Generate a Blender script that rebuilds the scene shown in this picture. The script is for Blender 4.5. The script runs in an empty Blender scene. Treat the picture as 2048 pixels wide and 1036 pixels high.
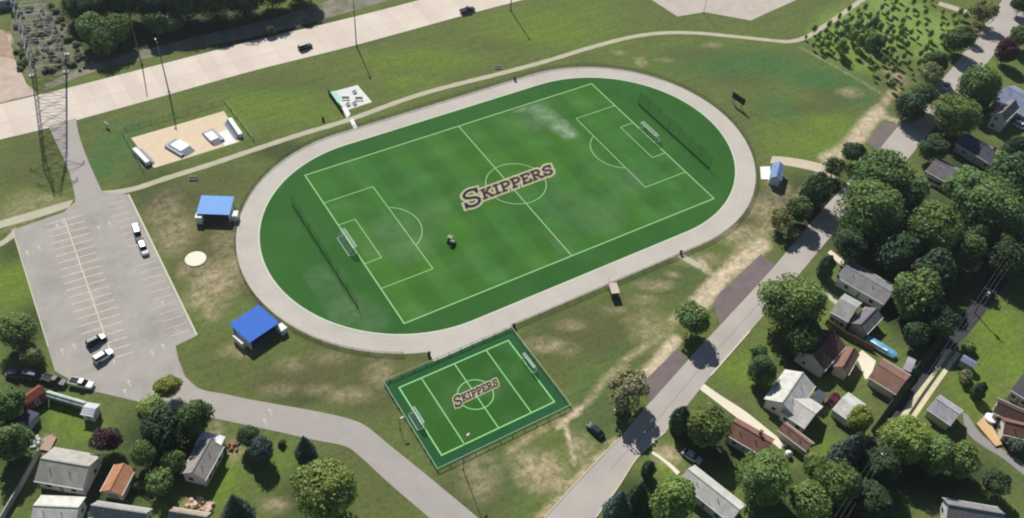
import bpy, math, random
import numpy as np
from mathutils import Vector, Matrix
random.seed(7)
rng = np.random.default_rng(7)
SC = bpy.context.scene
COL = SC.collection
PI = math.pi

# ------------------------------------------------------------------ camera geometry
# origin = centre of the running track, +x along the straights; units are metres
CAM = np.array([-109.07027686, -160.89368425, 171.59803])
RX = np.array([0.85399813, -0.51679317, 0.06010002])
UX = np.array([0.33571171, 0.63560923, 0.69519678])
WX = np.array([0.39747307, 0.57352047, -0.71630261])
FPX = 1900.0

def G(px, py, z=0.0):
    """survey point: where the sight line of a measured photo point meets the height z"""
    d = RX * (px - 1024) / FPX - UX * (py - 518) / FPX + WX
    t = (z - CAM[2]) / d[2]
    p = CAM + d * t
    return Vector((float(p[0]), float(p[1]), float(z)))

def ppm(px, py):
    g = np.array(G(px, py))
    return FPX / float((g - CAM) @ WX)

def GP(pts, z=0.0):
    return [G(x, y, z) for x, y in pts]

def S(r, g, b, a=1.0):
    f = lambda c: (c / 255 / 12.92) if c / 255 <= 0.04045 else ((c / 255 + 0.055) / 1.055) ** 2.4
    return (f(r), f(g), f(b), a)

# ------------------------------------------------------------------ materials
MATS = {}
def _new(name):
    m = bpy.data.materials.new(name)
    m.use_nodes = True
    nt = m.node_tree
    return m, nt, nt.nodes['Principled BSDF']

def _noise(nt, scale, detail=4, rough=.6, coord='Object'):
    tc = nt.nodes.new('ShaderNodeTexCoord')
    n = nt.nodes.new('ShaderNodeTexNoise')
    n.inputs['Scale'].default_value = scale
    n.inputs['Detail'].default_value = detail
    n.inputs['Roughness'].default_value = rough
    nt.links.new(tc.outputs[coord], n.inputs['Vector'])
    return n

def _math(nt, op, a, b=None, clamp=False):
    n = nt.nodes.new('ShaderNodeMath'); n.operation = op; n.use_clamp = clamp
    for i, v in enumerate((a, b)):
        if v is None: continue
        if isinstance(v, (int, float)): n.inputs[i].default_value = v
        else: nt.links.new(v, n.inputs[i])
    return n.outputs[0]

def _mix(nt, fac, a, b, mode='MIX'):
    n = nt.nodes.new('ShaderNodeMix'); n.data_type = 'RGBA'; n.blend_type = mode
    for sock, v in ((n.inputs[0], fac), (n.inputs[6], a), (n.inputs[7], b)):
        if isinstance(v, (int, float)): sock.default_value = v
        elif isinstance(v, tuple): sock.default_value = v
        else: nt.links.new(v, sock)
    return n.outputs[2]

def _ramp(nt, v, lo, hi, a=0.0, b=1.0):
    n = nt.nodes.new('ShaderNodeMapRange')
    n.inputs[1].default_value = lo; n.inputs[2].default_value = hi
    n.inputs[3].default_value = a; n.inputs[4].default_value = b
    nt.links.new(v, n.inputs[0])
    return n.outputs[0]

def _grey(nt, v):
    c = nt.nodes.new('ShaderNodeCombineColor')
    for i in range(3): nt.links.new(v, c.inputs[i])
    return c.outputs[0]

def M(name, col, rough=.8, var=.18, scale=1.2, fine=9.0, spec=.3, metal=0.0, blotch=None, bamt=.35, bscale=.25):
    """weathered surface: broad blotches + finer mottling of one base colour"""
    if name in MATS: return MATS[name]
    m, nt, p = _new(name)
    n1 = _noise(nt, scale, 6, .65); n2 = _noise(nt, fine, 3, .6)
    v = _math(nt, 'ADD', _ramp(nt, n1.outputs[0], .25, .75, 1 - var, 1 + var), _ramp(nt, n2.outputs[0], .25, .75, -var * .6, var * .6))
    base = col
    if blotch is not None:
        n3 = _noise(nt, bscale, 5, .6)
        base = _mix(nt, _math(nt, 'MULTIPLY', _ramp(nt, n3.outputs[0], .42, .66), bamt), col, blotch)
    c = _mix(nt, 1.0, base, _grey(nt, v), 'MULTIPLY')
    nt.links.new(c, p.inputs['Base Color'])
    p.inputs['Roughness'].default_value = rough
    p.inputs['Specular IOR Level'].default_value = spec
    p.inputs['Metallic'].default_value = metal
    MATS[name] = m
    return m

def M_objcol(name, rough=.4, var=.08, spec=.5):
    if name in MATS: return MATS[name]
    m, nt, p = _new(name)
    oi = nt.nodes.new('ShaderNodeObjectInfo')
    n1 = _noise(nt, 2.5, 5)
    v = _ramp(nt, n1.outputs[0], .25, .75, 1 - var, 1 + var)
    nt.links.new(_mix(nt, 1.0, oi.outputs['Color'], _grey(nt, v), 'MULTIPLY'), p.inputs['Base Color'])
    p.inputs['Roughness'].default_value = rough
    p.inputs['Specular IOR Level'].default_value = spec
    MATS[name] = m
    return m

def M_leaf():
    if 'leaf' in MATS: return MATS['leaf']
    m, nt, p = _new('leaf')
    oi = nt.nodes.new('ShaderNodeObjectInfo')
    ge = nt.nodes.new('ShaderNodeNewGeometry')
    v = _ramp(nt, ge.outputs['Random Per Island'], 0, 1, .68, 1.32)
    n1 = _noise(nt, 2.2, 3)
    hue = _mix(nt, _ramp(nt, n1.outputs[0], .35, .65), (1.12, 1.06, .85, 1), (.82, .95, 1.1, 1))
    c = _mix(nt, 1.0, oi.outputs['Color'], hue, 'MULTIPLY')
    c = _mix(nt, 1.0, c, _grey(nt, v), 'MULTIPLY')
    nt.links.new(c, p.inputs['Base Color'])
    p.inputs['Roughness'].default_value = .65
    p.inputs['Specular IOR Level'].default_value = .25
    tr = nt.nodes.new('ShaderNodeBsdfTranslucent'); nt.links.new(c, tr.inputs['Color'])
    ms = nt.nodes.new('ShaderNodeMixShader'); ms.inputs[0].default_value = .33
    nt.links.new(p.outputs[0], ms.inputs[1]); nt.links.new(tr.outputs[0], ms.inputs[2])
    nt.links.new(ms.outputs[0], nt.nodes['Material Output'].inputs['Surface'])
    MATS['leaf'] = m
    return m

def M_mesh(name, col, density):
    """open wire or knotted netting: mostly air"""
    if name in MATS: return MATS[name]
    m, nt, p = _new(name)
    p.inputs['Base Color'].default_value = col
    p.inputs['Roughness'].default_value = .7
    t = nt.nodes.new('ShaderNodeBsdfTransparent')
    ms = nt.nodes.new('ShaderNodeMixShader'); ms.inputs[0].default_value = density
    nt.links.new(t.outputs[0], ms.inputs[1]); nt.links.new(p.outputs[0], ms.inputs[2])
    nt.links.new(ms.outputs[0], nt.nodes['Material Output'].inputs['Surface'])
    MATS[name] = m
    return m

def M_turf(name, a, b, c3, stripe=0.0):
    m, nt, p = _new(name)
    n1 = _noise(nt, .035, 5, .55); n2 = _noise(nt, .12, 5, .6); n3 = _noise(nt, 2.2, 4, .7)
    col = _mix(nt, _ramp(nt, n1.outputs[0], .38, .62), a, b)
    col = _mix(nt, _math(nt, 'MULTIPLY', _ramp(nt, n2.outputs[0], .48, .7), .75), col, c3)
    v = _ramp(nt, n3.outputs[0], .2, .8, .86, 1.14)
    if stripe:
        tc = nt.nodes.new('ShaderNodeTexCoord'); sp = nt.nodes.new('ShaderNodeSeparateXYZ')
        nt.links.new(tc.outputs['Object'], sp.inputs[0])
        s = _math(nt, 'SINE', _math(nt, 'MULTIPLY', sp.outputs[0], 2 * PI / 11.8))
        s2 = _math(nt, 'SINE', _math(nt, 'MULTIPLY', sp.outputs[1], 2 * PI / 9.9))
        s = _math(nt, 'ADD', _ramp(nt, s, -.35, .35, -stripe, stripe), _ramp(nt, s2, -.4, .4, -stripe * .55, stripe * .55))
        v = _math(nt, 'ADD', v, s)
    nt.links.new(_mix(nt, 1.0, col, _grey(nt, v), 'MULTIPLY'), p.inputs['Base Color'])
    p.inputs['Roughness'].default_value = .9; p.inputs['Specular IOR Level'].default_value = .15
    return m

def M_ground():
    m, nt, p = _new('grass_ground')
    nA = _noise(nt, .022, 6, .6); nB = _noise(nt, .16, 6, .65); nC = _noise(nt, 1.1, 5, .75); nD = _noise(nt, .45, 7, .8); nE = _noise(nt, .33, 6, .75)
    # mowing and wheel grain, running with the avenue
    tc = nt.nodes.new('ShaderNodeTexCoord'); mp = nt.nodes.new('ShaderNodeMapping')
    mp.inputs['Rotation'].default_value = (0, 0, .08); mp.inputs['Scale'].default_value = (.05, .75, 1)
    nt.links.new(tc.outputs['Object'], mp.inputs[0]); nS = nt.nodes.new('ShaderNodeTexNoise'); nS.inputs['Scale'].default_value = 1.0; nS.inputs['Detail'].default_value = 4
    nt.links.new(mp.outputs[0], nS.inputs['Vector'])
    col = _mix(nt, _ramp(nt, nA.outputs[0], .35, .65), S(103, 117, 60), S(95, 106, 62))
    col = _mix(nt, _math(nt, 'MULTIPLY', _ramp(nt, nB.outputs[0], .48, .7), .65), col, S(110, 115, 70))
    col = _mix(nt, _math(nt, 'MULTIPLY', _ramp(nt, nE.outputs[0], .5, .64), .45), col, S(82, 104, 50))
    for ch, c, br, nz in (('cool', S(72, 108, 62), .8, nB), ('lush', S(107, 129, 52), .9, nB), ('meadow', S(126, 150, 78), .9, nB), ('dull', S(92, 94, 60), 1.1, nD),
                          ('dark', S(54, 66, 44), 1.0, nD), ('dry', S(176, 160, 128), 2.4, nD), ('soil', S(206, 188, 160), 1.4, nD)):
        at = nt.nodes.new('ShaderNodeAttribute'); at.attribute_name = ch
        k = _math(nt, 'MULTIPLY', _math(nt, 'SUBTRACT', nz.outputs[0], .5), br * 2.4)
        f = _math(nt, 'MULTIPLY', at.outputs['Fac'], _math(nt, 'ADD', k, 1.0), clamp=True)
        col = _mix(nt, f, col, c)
    v = _math(nt, 'ADD', _ramp(nt, nC.outputs[0], .25, .75, .68, 1.32), _ramp(nt, nD.outputs[0], .25, .75, -.2, .2))
    v = _math(nt, 'ADD', v, _ramp(nt, nS.outputs[0], .3, .7, -.09, .09))
    nt.links.new(_mix(nt, 1.0, col, _grey(nt, v), 'MULTIPLY'), p.inputs['Base Color'])
    p.inputs['Roughness'].default_value = .95; p.inputs['Specular IOR Level'].default_value = .1
    return m

def M_slab(name, a, b, joint, ux, uy, pitch, lane):
    """cast concrete road: blotchy slabs with cross joints and one long joint"""
    m, nt, p = _new(name)
    n1 = _noise(nt, .06, 6, .65); n2 = _noise(nt, 1.8, 4, .7)
    col = _mix(nt, _ramp(nt, n1.outputs[0], .35, .68), a, b)
    tc = nt.nodes.new('ShaderNodeTexCoord'); sp = nt.nodes.new('ShaderNodeSeparateXYZ')
    nt.links.new(tc.outputs['Object'], sp.inputs[0])
    along = _math(nt, 'ADD', _math(nt, 'MULTIPLY', sp.outputs[0], ux), _math(nt, 'MULTIPLY', sp.outputs[1], uy))
    fr = _math(nt, 'FRACT', _math(nt, 'DIVIDE', along, pitch))
    cell = _math(nt, 'FLOOR', _math(nt, 'DIVIDE', along, pitch))
    wn = nt.nodes.new('ShaderNodeTexWhiteNoise'); wn.noise_dimensions = '1D'; nt.links.new(cell, wn.inputs['W'])
    j = _math(nt, 'LESS_THAN', fr, .045)
    col = _mix(nt, _math(nt, 'MULTIPLY', j, .11), col, joint)
    v = _math(nt, 'ADD', _ramp(nt, n2.outputs[0], .2, .8, .93, 1.07), _ramp(nt, wn.outputs[0], 0, 1, -.05, .05))
    nt.links.new(_mix(nt, 1.0, col, _grey(nt, v), 'MULTIPLY'), p.inputs['Base Color'])
    p.inputs['Roughness'].default_value = .9; p.inputs['Specular IOR Level'].default_value = .2
    return m

# ------------------------------------------------------------------ mesh + object helpers
class MB:
    def __init__(self): self.v = []; self.f = []
    def face(self, pts):
        n = len(self.v); self.v += [tuple(p) for p in pts]; self.f.append(tuple(range(n, n + len(pts))))
    def box(self, c, s, rz=0.0, taper=1.0):
        n = len(self.v); cx, cy, cz = c; sx, sy, sz = s; co, si = math.cos(rz), math.sin(rz)
        for dz, k in ((-.5, 1.0), (.5, taper)):
            for dx, dy in ((-.5, -.5), (.5, -.5), (.5, .5), (-.5, .5)):
                x, y = dx * sx * k, dy * sy * k
                self.v.append((cx + x * co - y * si, cy + x * si + y * co, cz + dz * sz))
        for q in ((3, 2, 1, 0), (4, 5, 6, 7), (0, 1, 5, 4), (1, 2, 6, 5), (2, 3, 7, 6), (3, 0, 4, 7)):
            self.f.append(tuple(n + i for i in q))
        return self
    def prism(self, prof, x0, x1):
        """profile of (y, z) points extruded along x"""
        n = len(self.v); k = len(prof)
        for x in (x0, x1): self.v += [(x, y, z) for y, z in prof]
        for i in range(k):
            j = (i + 1) % k; self.f.append((n + i, n + j, n + k + j, n + k + i))
        self.f.append(tuple(n + i for i in reversed(range(k)))); self.f.append(tuple(n + k + i for i in range(k)))
        return self
    def tube(self, a, b, r0, r1=None, seg=8, cap=True):
        r1 = r0 if r1 is None else r1
        a = Vector(a); b = Vector(b); d = (b - a)
        if d.length < 1e-6: return self
        d.normalize(); u = d.orthogonal().normalized(); w = d.cross(u); n = len(self.v)
        for p, r in ((a, r0), (b, r1)):
            for i in range(seg):
                t = 2 * PI * i / seg; self.v.append(tuple(p + (u * math.cos(t) + w * math.sin(t)) * r))
        for i in range(seg):
            j = (i + 1) % seg; self.f.append((n + i, n + j, n + seg + j, n + seg + i))
        if cap:
            self.f.append(tuple(n + i for i in reversed(range(seg)))); self.f.append(tuple(n + seg + i for i in range(seg)))
        return self
    def loft(self, rings, cap=True):
        n = len(self.v); k = len(rings[0])
        for r in rings: self.v += [tuple(p) for p in r]
        for a in range(len(rings) - 1):
            for i in range(k):
                j = (i + 1) % k
                self.f.append((n + a * k + i, n + a * k + j, n + (a + 1) * k + j, n + (a + 1) * k + i))
        if cap:
            self.f.append(tuple(n + i for i in reversed(range(k))))
            e = n + (len(rings) - 1) * k; self.f.append(tuple(e + i for i in range(k)))
        return self
    def slab(self, pts, h):
        """closed flat slab over a polygon of 3d points"""
        n = len(self.v); k = len(pts)
        self.v += [(p[0], p[1], p[2]) for p in pts] + [(p[0], p[1], p[2] + h) for p in pts]
        self.f.append(tuple(n + i for i in reversed(range(k)))); self.f.append(tuple(n + k + i for i in range(k)))
        for i in range(k):
            j = (i + 1) % k; self.f.append((n + i, n + j, n + k + j, n + k + i))
        return self
    def mesh(self, name, mat):
        me = bpy.data.meshes.new(name); me.from_pydata(self.v, [], self.f); me.update()
        if mat: me.materials.append(mat)
        return me
    def build(self, name, mat, parent=None, color=None):
        return link(name, self.mesh(name, mat), parent, color)

def link(name, me, parent=None, color=None):
    o = bpy.data.objects.new(name, me); COL.objects.link(o)
    if parent: o.parent = parent
    if color: o.color = color
    return o

def tag(o, label, cat, group=None, kind=None):
    o['label'] = label; o['category'] = cat
    if group: o['group'] = group
    if kind: o['kind'] = kind
    return o

def thing(name, label, cat, loc=(0, 0, 0), rz=0.0, group=None):
    o = bpy.data.objects.new(name, None); COL.objects.link(o)
    o.empty_display_size = .3; o.location = loc; o.rotation_euler = (0, 0, rz)
    return tag(o, label, cat, group)

def struct(name, mb, mat, parent=None):
    o = mb.build(name, mat, parent)
    if parent is None: o['kind'] = 'structure'
    return o

def ccw(pts):
    a = sum(pts[i][0] * pts[(i + 1) % len(pts)][1] - pts[(i + 1) % len(pts)][0] * pts[i][1] for i in range(len(pts)))
    return pts if a > 0 else list(reversed(pts))

def sheet(name, px, z, mat, parent=None):
    mb = MB(); mb.face(ccw(GP(px, z))); return struct(name, mb, mat, parent)

def smooth(pts, n=6):
    out = []
    P = [pts[0]] + list(pts) + [pts[-1]]
    for i in range(1, len(P) - 2):
        p0, p1, p2, p3 = (Vector(q) for q in P[i - 1:i + 3])
        for k in range(n):
            t = k / n
            out.append(.5 * ((2 * p1) + (p2 - p0) * t + (2 * p0 - 5 * p1 + 4 * p2 - p3) * t * t + (3 * p1 - p0 - 3 * p2 + p3) * t ** 3))
    out.append(Vector(pts[-1])); return out

def resample(pts, n):
    L = [0]
    for a, b in zip(pts, pts[1:]): L.append(L[-1] + (b - a).length)
    out = []; j = 0
    for i in range(n):
        s = L[-1] * i / (n - 1)
        while j < len(pts) - 2 and L[j + 1] < s: j += 1
        d = L[j + 1] - L[j]; t = (s - L[j]) / d if d else 0
        out.append(pts[j].lerp(pts[j + 1], min(1, t)))
    return out

def ribbon(name, left, right, z, mat, n=60, jitter=0.0, parent=None):
    """road surface between two surveyed edges"""
    a = resample(smooth(GP(left, z)), n); b = resample(smooth(GP(right, z)), n)
    mb = MB(); mb.v = [tuple(p) for p in a] + [tuple(p) for p in b]
    mb.f = [(i, n + i, n + i + 1, i + 1) if True else 0 for i in range(n - 1)]
    o = struct(name, mb, mat, parent); return o

def centre_ribbon(name, px, w, z, mat, n=90, parent=None):
    c = resample(smooth(GP(px, z)), n); mb = MB()
    for i, p in enumerate(c):
        d = (c[min(i + 1, n - 1)] - c[max(i - 1, 0)]).normalized(); nr = Vector((-d.y, d.x, 0))
        ww = w * (1 + .06 * math.sin(i * 1.7))
        mb.v += [tuple(p + nr * ww / 2), tuple(p - nr * ww / 2)]
    mb.f = [(2 * i, 2 * i + 1, 2 * i + 3, 2 * i + 2) for i in range(n - 1)]
    return struct(name, mb, mat, parent)

def line_on(mb, a, b, w, z):
    a = Vector((a[0], a[1], z)); b = Vector((b[0], b[1], z)); d = (b - a).normalized(); nr = Vector((-d.y, d.x, 0)) * w / 2
    mb.face([a - nr, b - nr, b + nr, a + nr])

def arc_on(mb, c, r, a0, a1, w, z, n=48):
    k = len(mb.v)
    for i in range(n + 1):
        t = a0 + (a1 - a0) * i / n
        for q in (r - w / 2, r + w / 2): mb.v.append((c[0] + q * math.cos(t), c[1] + q * math.sin(t), z))
    for i in range(n): mb.f.append((k + 2 * i, k + 2 * i + 1, k + 2 * i + 3, k + 2 * i + 2))

# ------------------------------------------------------------------ world, sun, camera
EL, AZ = math.radians(42), math.radians(79)     # sun height, and its bearing from +x
w = bpy.data.worlds.new('World'); SC.world = w; w.use_nodes = True
sky = w.node_tree.nodes.new('ShaderNodeTexSky'); sky.sky_type = 'NISHITA'; sky.sun_disc = False
sky.sun_elevation = EL; sky.sun_rotation = PI / 2 - AZ
sky.ozone_density = 4.0; sky.dust_density = .4
bg = w.node_tree.nodes['Background']; bg.inputs['Strength'].default_value = .05
w.node_tree.links.new(sky.outputs[0], bg.inputs[0])
sl = bpy.data.lights.new('sun', 'SUN'); sl.energy = 4.8; sl.angle = math.radians(.5); sl.color = (1, .965, .91)
so = bpy.data.objects.new('sun', sl); COL.objects.link(so)
sd = Vector((math.cos(EL) * math.cos(AZ), math.cos(EL) * math.sin(AZ), math.sin(EL)))
so.rotation_euler = sd.to_track_quat('Z', 'Y').to_euler(); so.location = (0, 120, 150)
cd = bpy.data.cameras.new('camera'); cd.sensor_width = 36; cd.lens = FPX / 2048 * 36; cd.clip_end = 5000; cd.clip_start = 1
co = bpy.data.objects.new('camera', cd); COL.objects.link(co)
co.matrix_world = Matrix(((RX[0], UX[0], -WX[0], CAM[0]), (RX[1], UX[1], -WX[1], CAM[1]), (RX[2], UX[2], -WX[2], CAM[2]), (0, 0, 0, 1)))
SC.camera = co
SC.view_settings.view_transform = 'Standard'; SC.view_settings.look = 'None'
SC.cycles.filter_width = 2.1
SC.view_settings.exposure = .1; SC.view_settings.gamma = 1

# ------------------------------------------------------------------ ground
def build_ground():
    xs = np.concatenate([[-2500, -900, -400, -220], np.arange(-170, 250, .85), [320, 500, 1000, 2500]])
    ys = np.concatenate([[-2500, -900, -400, -220], np.arange(-165, 200, .85), [280, 500, 1000, 2500]])
    X, Y = np.meshgrid(xs, ys); nx, ny = len(xs), len(ys)
    v = np.zeros((nx * ny, 3), np.float32); v[:, 0] = X.ravel(); v[:, 1] = Y.ravel()
    i = np.arange(nx * ny).reshape(ny, nx)
    q = np.stack([i[:-1, :-1], i[:-1, 1:], i[1:, 1:], i[1:, :-1]], -1).reshape(-1, 4)
    me = bpy.data.meshes.new('ground')
    me.vertices.add(len(v)); me.vertices.foreach_set('co', v.ravel())
    me.loops.add(q.size); me.loops.foreach_set('vertex_index', q.ravel().astype(np.int32))
    me.polygons.add(len(q)); me.polygons.foreach_set('loop_start', np.arange(0, q.size, 4, dtype=np.int32))
    me.update(calc_edges=True)
    ch = {k: np.zeros(nx * ny, np.float32) for k in ('cool', 'lush', 'meadow', 'dull', 'dark', 'dry', 'soil')}
    def blob(c, px, py, rx, s, ry=None):
        g = G(px, py); ry = ry or rx; sc = ppm(px, py)
        e = G(px + 10, py) - g; ang = math.atan2(e.y, e.x)
        dx = v[:, 0] - g.x; dy = v[:, 1] - g.y
        a = (dx * math.cos(ang) + dy * math.sin(ang)) / (rx / sc); b = (-dx * math.sin(ang) + dy * math.cos(ang)) / (ry / sc * 1.4)
        ch[c] = np.maximum(ch[c], s * np.clip(1.5 - np.sqrt(a * a + b * b) * 1.1, 0, 1))
    def trail(c, pts, wd, s):
        P = GP(pts)
        for a, b in zip(P, P[1:]):
            d = b - a; L2 = d.x ** 2 + d.y ** 2
            t = np.clip(((v[:, 0] - a.x) * d.x + (v[:, 1] - a.y) * d.y) / L2, 0, 1)
            r = np.hypot(v[:, 0] - a.x - t * d.x, v[:, 1] - a.y - t * d.y)
            ch[c] = np.maximum(ch[c], s * np.clip(1.6 - r / wd * 1.2, 0, 1))
    # lawn beside the avenue, darker and lusher patches
    for a in ((560, 215, 120, .6, 40), (850, 120, 130, .75, 30), (1090, 60, 130, .7, 50), (1180, 40, 70, .5), (820, 165, 60, .8, 20), (640, 235, 60, .6, 20), (470, 240, 70, .5, 30)): blob('lush', *a)
    for a in ((80, 310, 60, .5, 40), (60, 350, 70, .6, 30), (560, 160, 90, .45, 25), (1000, 90, 80, .4, 20)): blob('dull', *a)
    for a in ((250, 290, 60, .6), (200, 330, 40, .7), (560, 180, 100, .3, 20)): blob('cool', *a)
    # big lawn right of the track
    for a in ((1500, 130, 160, .8, 45), (1650, 160, 90, .9, 30), (1690, 190, 60, .9, 30), (1560, 215, 60, .6, 30)): blob('cool', *a)
    for a in ((1660, 250, 55, .95, 28), (1630, 290, 70, .8, 30), (1570, 290, 60, .5), (1740, 60, 90, .95, 60), (1850, 60, 80, .95, 50), (1790, 20, 60, .9), (1700, 90, 60, .7)): blob('lush', *a)
    for a in ((1480, 160, 60, .5, 20), (1390, 110, 60, .5, 20), (1660, 190, 60, .6, 20), (1785, 150, 25, .9), (1640, 215, 60, .6, 20)): blob('dull', *a)
    for a in ((1281, 124, 12, .5), (1240, 105, 14, .35, 6), (1425, 90, 20, .4, 6), (1700, 185, 26, .5, 12), (1790, 152, 22, .6), (1330, 120, 20, .3, 5)): blob('dry', *a)
    trail('dry', [(1600, 95), (1640, 115), (1700, 150), (1760, 185), (1790, 195)], .6, .4)
    trail('dry', [(1790, 180), (1760, 215), (1735, 250), (1700, 280)], 1.6, .7)
    trail('soil', [(1757, 225), (1735, 245), (1715, 275), (1690, 300), (1655, 318)], 2.6, .75)
    trail('soil', [(1745, 228), (1790, 240), (1830, 265)], 1.2, .6)
    for a in ((1740, 60, 95, 1, 60), (1850, 60, 85, 1, 50), (1790, 20, 70, 1), (1700, 90, 60, .8), (1660, 80, 40, .8), (1850, 110, 30, .8)): blob('meadow', *a)
    # left of the track
    for a in ((350, 420, 110, .8, 70), (430, 500, 90, .9, 80), (500, 720, 130, .5, 60), (430, 360, 80, .7, 30), (600, 760, 130, 1, 40), (740, 780, 90, .9, 50), (700, 730, 120, .9, 30)): blob('dull', *a)
    for a in ((430, 560, 50, .62, 45), (400, 590, 30, .55), (460, 540, 30, .5, 40), (425, 615, 25, .5), (370, 540, 18, .4), (450, 480, 30, .3), (580, 730, 30, .3, 14), (660, 715, 40, .25, 12), (760, 745, 30, .35)): blob('dry', *a)
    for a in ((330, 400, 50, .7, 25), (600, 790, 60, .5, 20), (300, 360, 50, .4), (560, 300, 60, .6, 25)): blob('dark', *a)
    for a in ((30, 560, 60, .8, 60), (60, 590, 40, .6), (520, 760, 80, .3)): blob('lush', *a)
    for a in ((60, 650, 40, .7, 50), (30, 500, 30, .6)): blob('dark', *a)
    for a in ((350, 470, 40, .45), (480, 700, 40, .4, 14), (700, 790, 50, .4, 14), (330, 420, 40, .35), (640, 780, 40, .35, 10), (90, 400, 40, .4, 14), (40, 420, 40, .35), (560, 780, 40, .3, 12)): blob('dry', *a)
    for a in ((1130, 700, 30, .3, 10), (1270, 640, 30, .3, 8), (1230, 620, 30, .3, 8), (1480, 470, 50, .6, 24), (1540, 420, 50, .5, 30), (1400, 520, 50, .4, 14), (960, 950, 40, .4), (1160, 900, 30, .4), (1300, 660, 40, .4), (1090, 690, 40, .5, 14)): blob('dry', *a)
    # between the track and the street
    for a in ((1180, 660, 120, .85, 60), (1340, 560, 70, .5, 40), (1100, 700, 60, .6), (950, 990, 80, .7), (1210, 830, 50, .5), (1570, 400, 60, .8, 50), (1500, 440, 60, .8, 30)): blob('dull', *a)
    for a in ((1330, 560, 70, .7, 28), (1230, 700, 50, .6, 30), (1180, 780, 40, .5), (990, 960, 60, .5), (1200, 830, 50, .8, 40), (1110, 660, 50, .4), (1380, 540, 40, .6, 15)): blob('cool', *a)
    for a in ((1080, 940, 50, .8, 32), (1090, 960, 40, .65, 22), (1120, 960, 20, .6), (1050, 920, 40, .5, 16), (1310, 570, 40, .4, 12), (1120, 690, 30, .3, 10), (1560, 380, 30, .35), (1290, 600, 30, .35, 10), (1140, 650, 30, .4, 10), (1345, 550, 15, .5, 6)): blob('dry', *a)
    trail('dry', [(1020, 900), (1080, 860), (1130, 838), (1170, 810), (1200, 770), (1250, 720), (1330, 665), (1390, 605), (1440, 560), (1500, 500), (1540, 455)], 1.0, .5)
    trail('dry', [(1340, 640), (1400, 580), (1450, 530), (1490, 480)], .8, .6)
    trail('dry', [(1365, 640), (1420, 580), (1470, 520), (1520, 460), (1560, 420)], .6, .5)
    trail('soil', [(1130, 838), (1135, 870), (1150, 925)], .45, .8)
    trail('soil', [(1115, 855), (1165, 815)], .6, .8)
    trail('soil', [(1272, 775), (1335, 700), (1350, 680)], 1.5, .95)
    trail('soil', [(1400, 610), (1440, 560), (1525, 490)], 2.2, .9)
    trail('soil', [(1395, 530), (1420, 545), (1400, 520)], .9, .6)
    trail('dry', [(1520, 480), (1590, 400), (1640, 350)], 1.6, .55)
    trail('dry', [(1075, 1036), (1230, 880)], .8, .8)
    trail('dull', [(460, 470), (480, 570), (560, 650), (700, 715), (850, 715)], 1.5, .8)
    # yards
    for a in ((1990, 650, 60, .95, 60), (2010, 720, 60, .95, 40), (1960, 760, 40, .9), (1940, 790, 40, .8), (1480, 740, 50, .8, 40), (120, 830, 50, .8, 30), (170, 860, 50, .9, 20), (450, 960, 40, .9, 40), (1770, 655, 18, .9), (1660, 900, 30, .7), (1990, 190, 25, .8), (2010, 360, 25, .8), (2000, 20, 30, .8, 10), (1335, 935, 20, .8), (1820, 870, 40, .6), (560, 930, 40, .5), (1980, 130, 18, .9, 25)): blob('lush', *a)
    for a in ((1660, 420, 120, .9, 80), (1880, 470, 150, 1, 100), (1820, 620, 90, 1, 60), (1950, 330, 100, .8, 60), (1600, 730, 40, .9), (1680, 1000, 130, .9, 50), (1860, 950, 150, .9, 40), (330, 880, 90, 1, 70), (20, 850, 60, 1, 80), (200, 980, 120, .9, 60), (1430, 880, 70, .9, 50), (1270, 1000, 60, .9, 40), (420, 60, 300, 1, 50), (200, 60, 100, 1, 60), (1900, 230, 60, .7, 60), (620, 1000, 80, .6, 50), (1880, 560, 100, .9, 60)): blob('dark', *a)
    for a in ((80, 50, 60, .9, 50), (660, 960, 90, .4, 40), (760, 980, 60, .5), (1780, 800, 30, .7), (700, 920, 60, .5)): blob('dull', *a)
    for a in ((1335, 910, 30, .8, 18), (430, 860, 16, .5), (470, 900, 18, .6), (390, 1010, 30, .6, 12), (95, 885, 14, .8), (550, 1010, 30, .5, 12), (1790, 790, 20, .4), (1850, 540, 14, .4)): blob('dry', *a)
    for a in ((10, 80, 18, .9, 18),): blob('soil', *a)
    for k, a in ch.items():
        at = me.attributes.new(k, 'FLOAT', 'POINT'); at.data.foreach_set('value', a)
    me.materials.append(M_ground())
    o = link('ground', me); o['kind'] = 'structure'
build_ground()

# ------------------------------------------------------------------ roads and paths
m_av = None
AVU = [(-60, 222), (0, 208), (134, 176), (327, 127), (512, 80), (640, 50), (762, 20), (850, -3), (960, -30)]
AVL = [(-60, 294), (0, 279), (97, 256), (154, 240), (334, 190), (512, 140), (712, 90), (930, 30), (1060, -4), (1140, -26)]
d_av = (G(712, 90) - G(154, 240)).normalized()
m_av = M_slab('pale_concrete', S(224, 212, 197), S(210, 195, 180), S(150, 134, 122), d_av.x, d_av.y, 4.6, 0)
avenue = ribbon('avenue', AVU, AVL, .03, m_av, 80)
mb = MB()
a = resample(smooth(GP(AVU, .036)), 80); b = resample(smooth(GP(AVL, .036)), 80)
mid = [p.lerp(q, .56) for p, q in zip(a, b)]
for p, q in zip(mid, mid[1:]): line_on(mb, p, q, .35, .036)
struct('centre_joint', mb, M('tan_joint', S(214, 190, 172), var=.1), avenue)
asphalt = M('worn_asphalt', S(172, 166, 158), .9, .1, .35, 5, .2, blotch=S(152, 147, 141), bamt=.7, bscale=.12)
road_m = M('pale_road', S(169, 163, 156), .9, .08, .3, 5, .2, blotch=S(178, 168, 160), bamt=.7, bscale=.1)
street_m = M('street_asphalt', S(186, 177, 168), .9, .09, .3, 5, .2, blotch=S(168, 160, 154), bamt=.7, bscale=.15)
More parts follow.
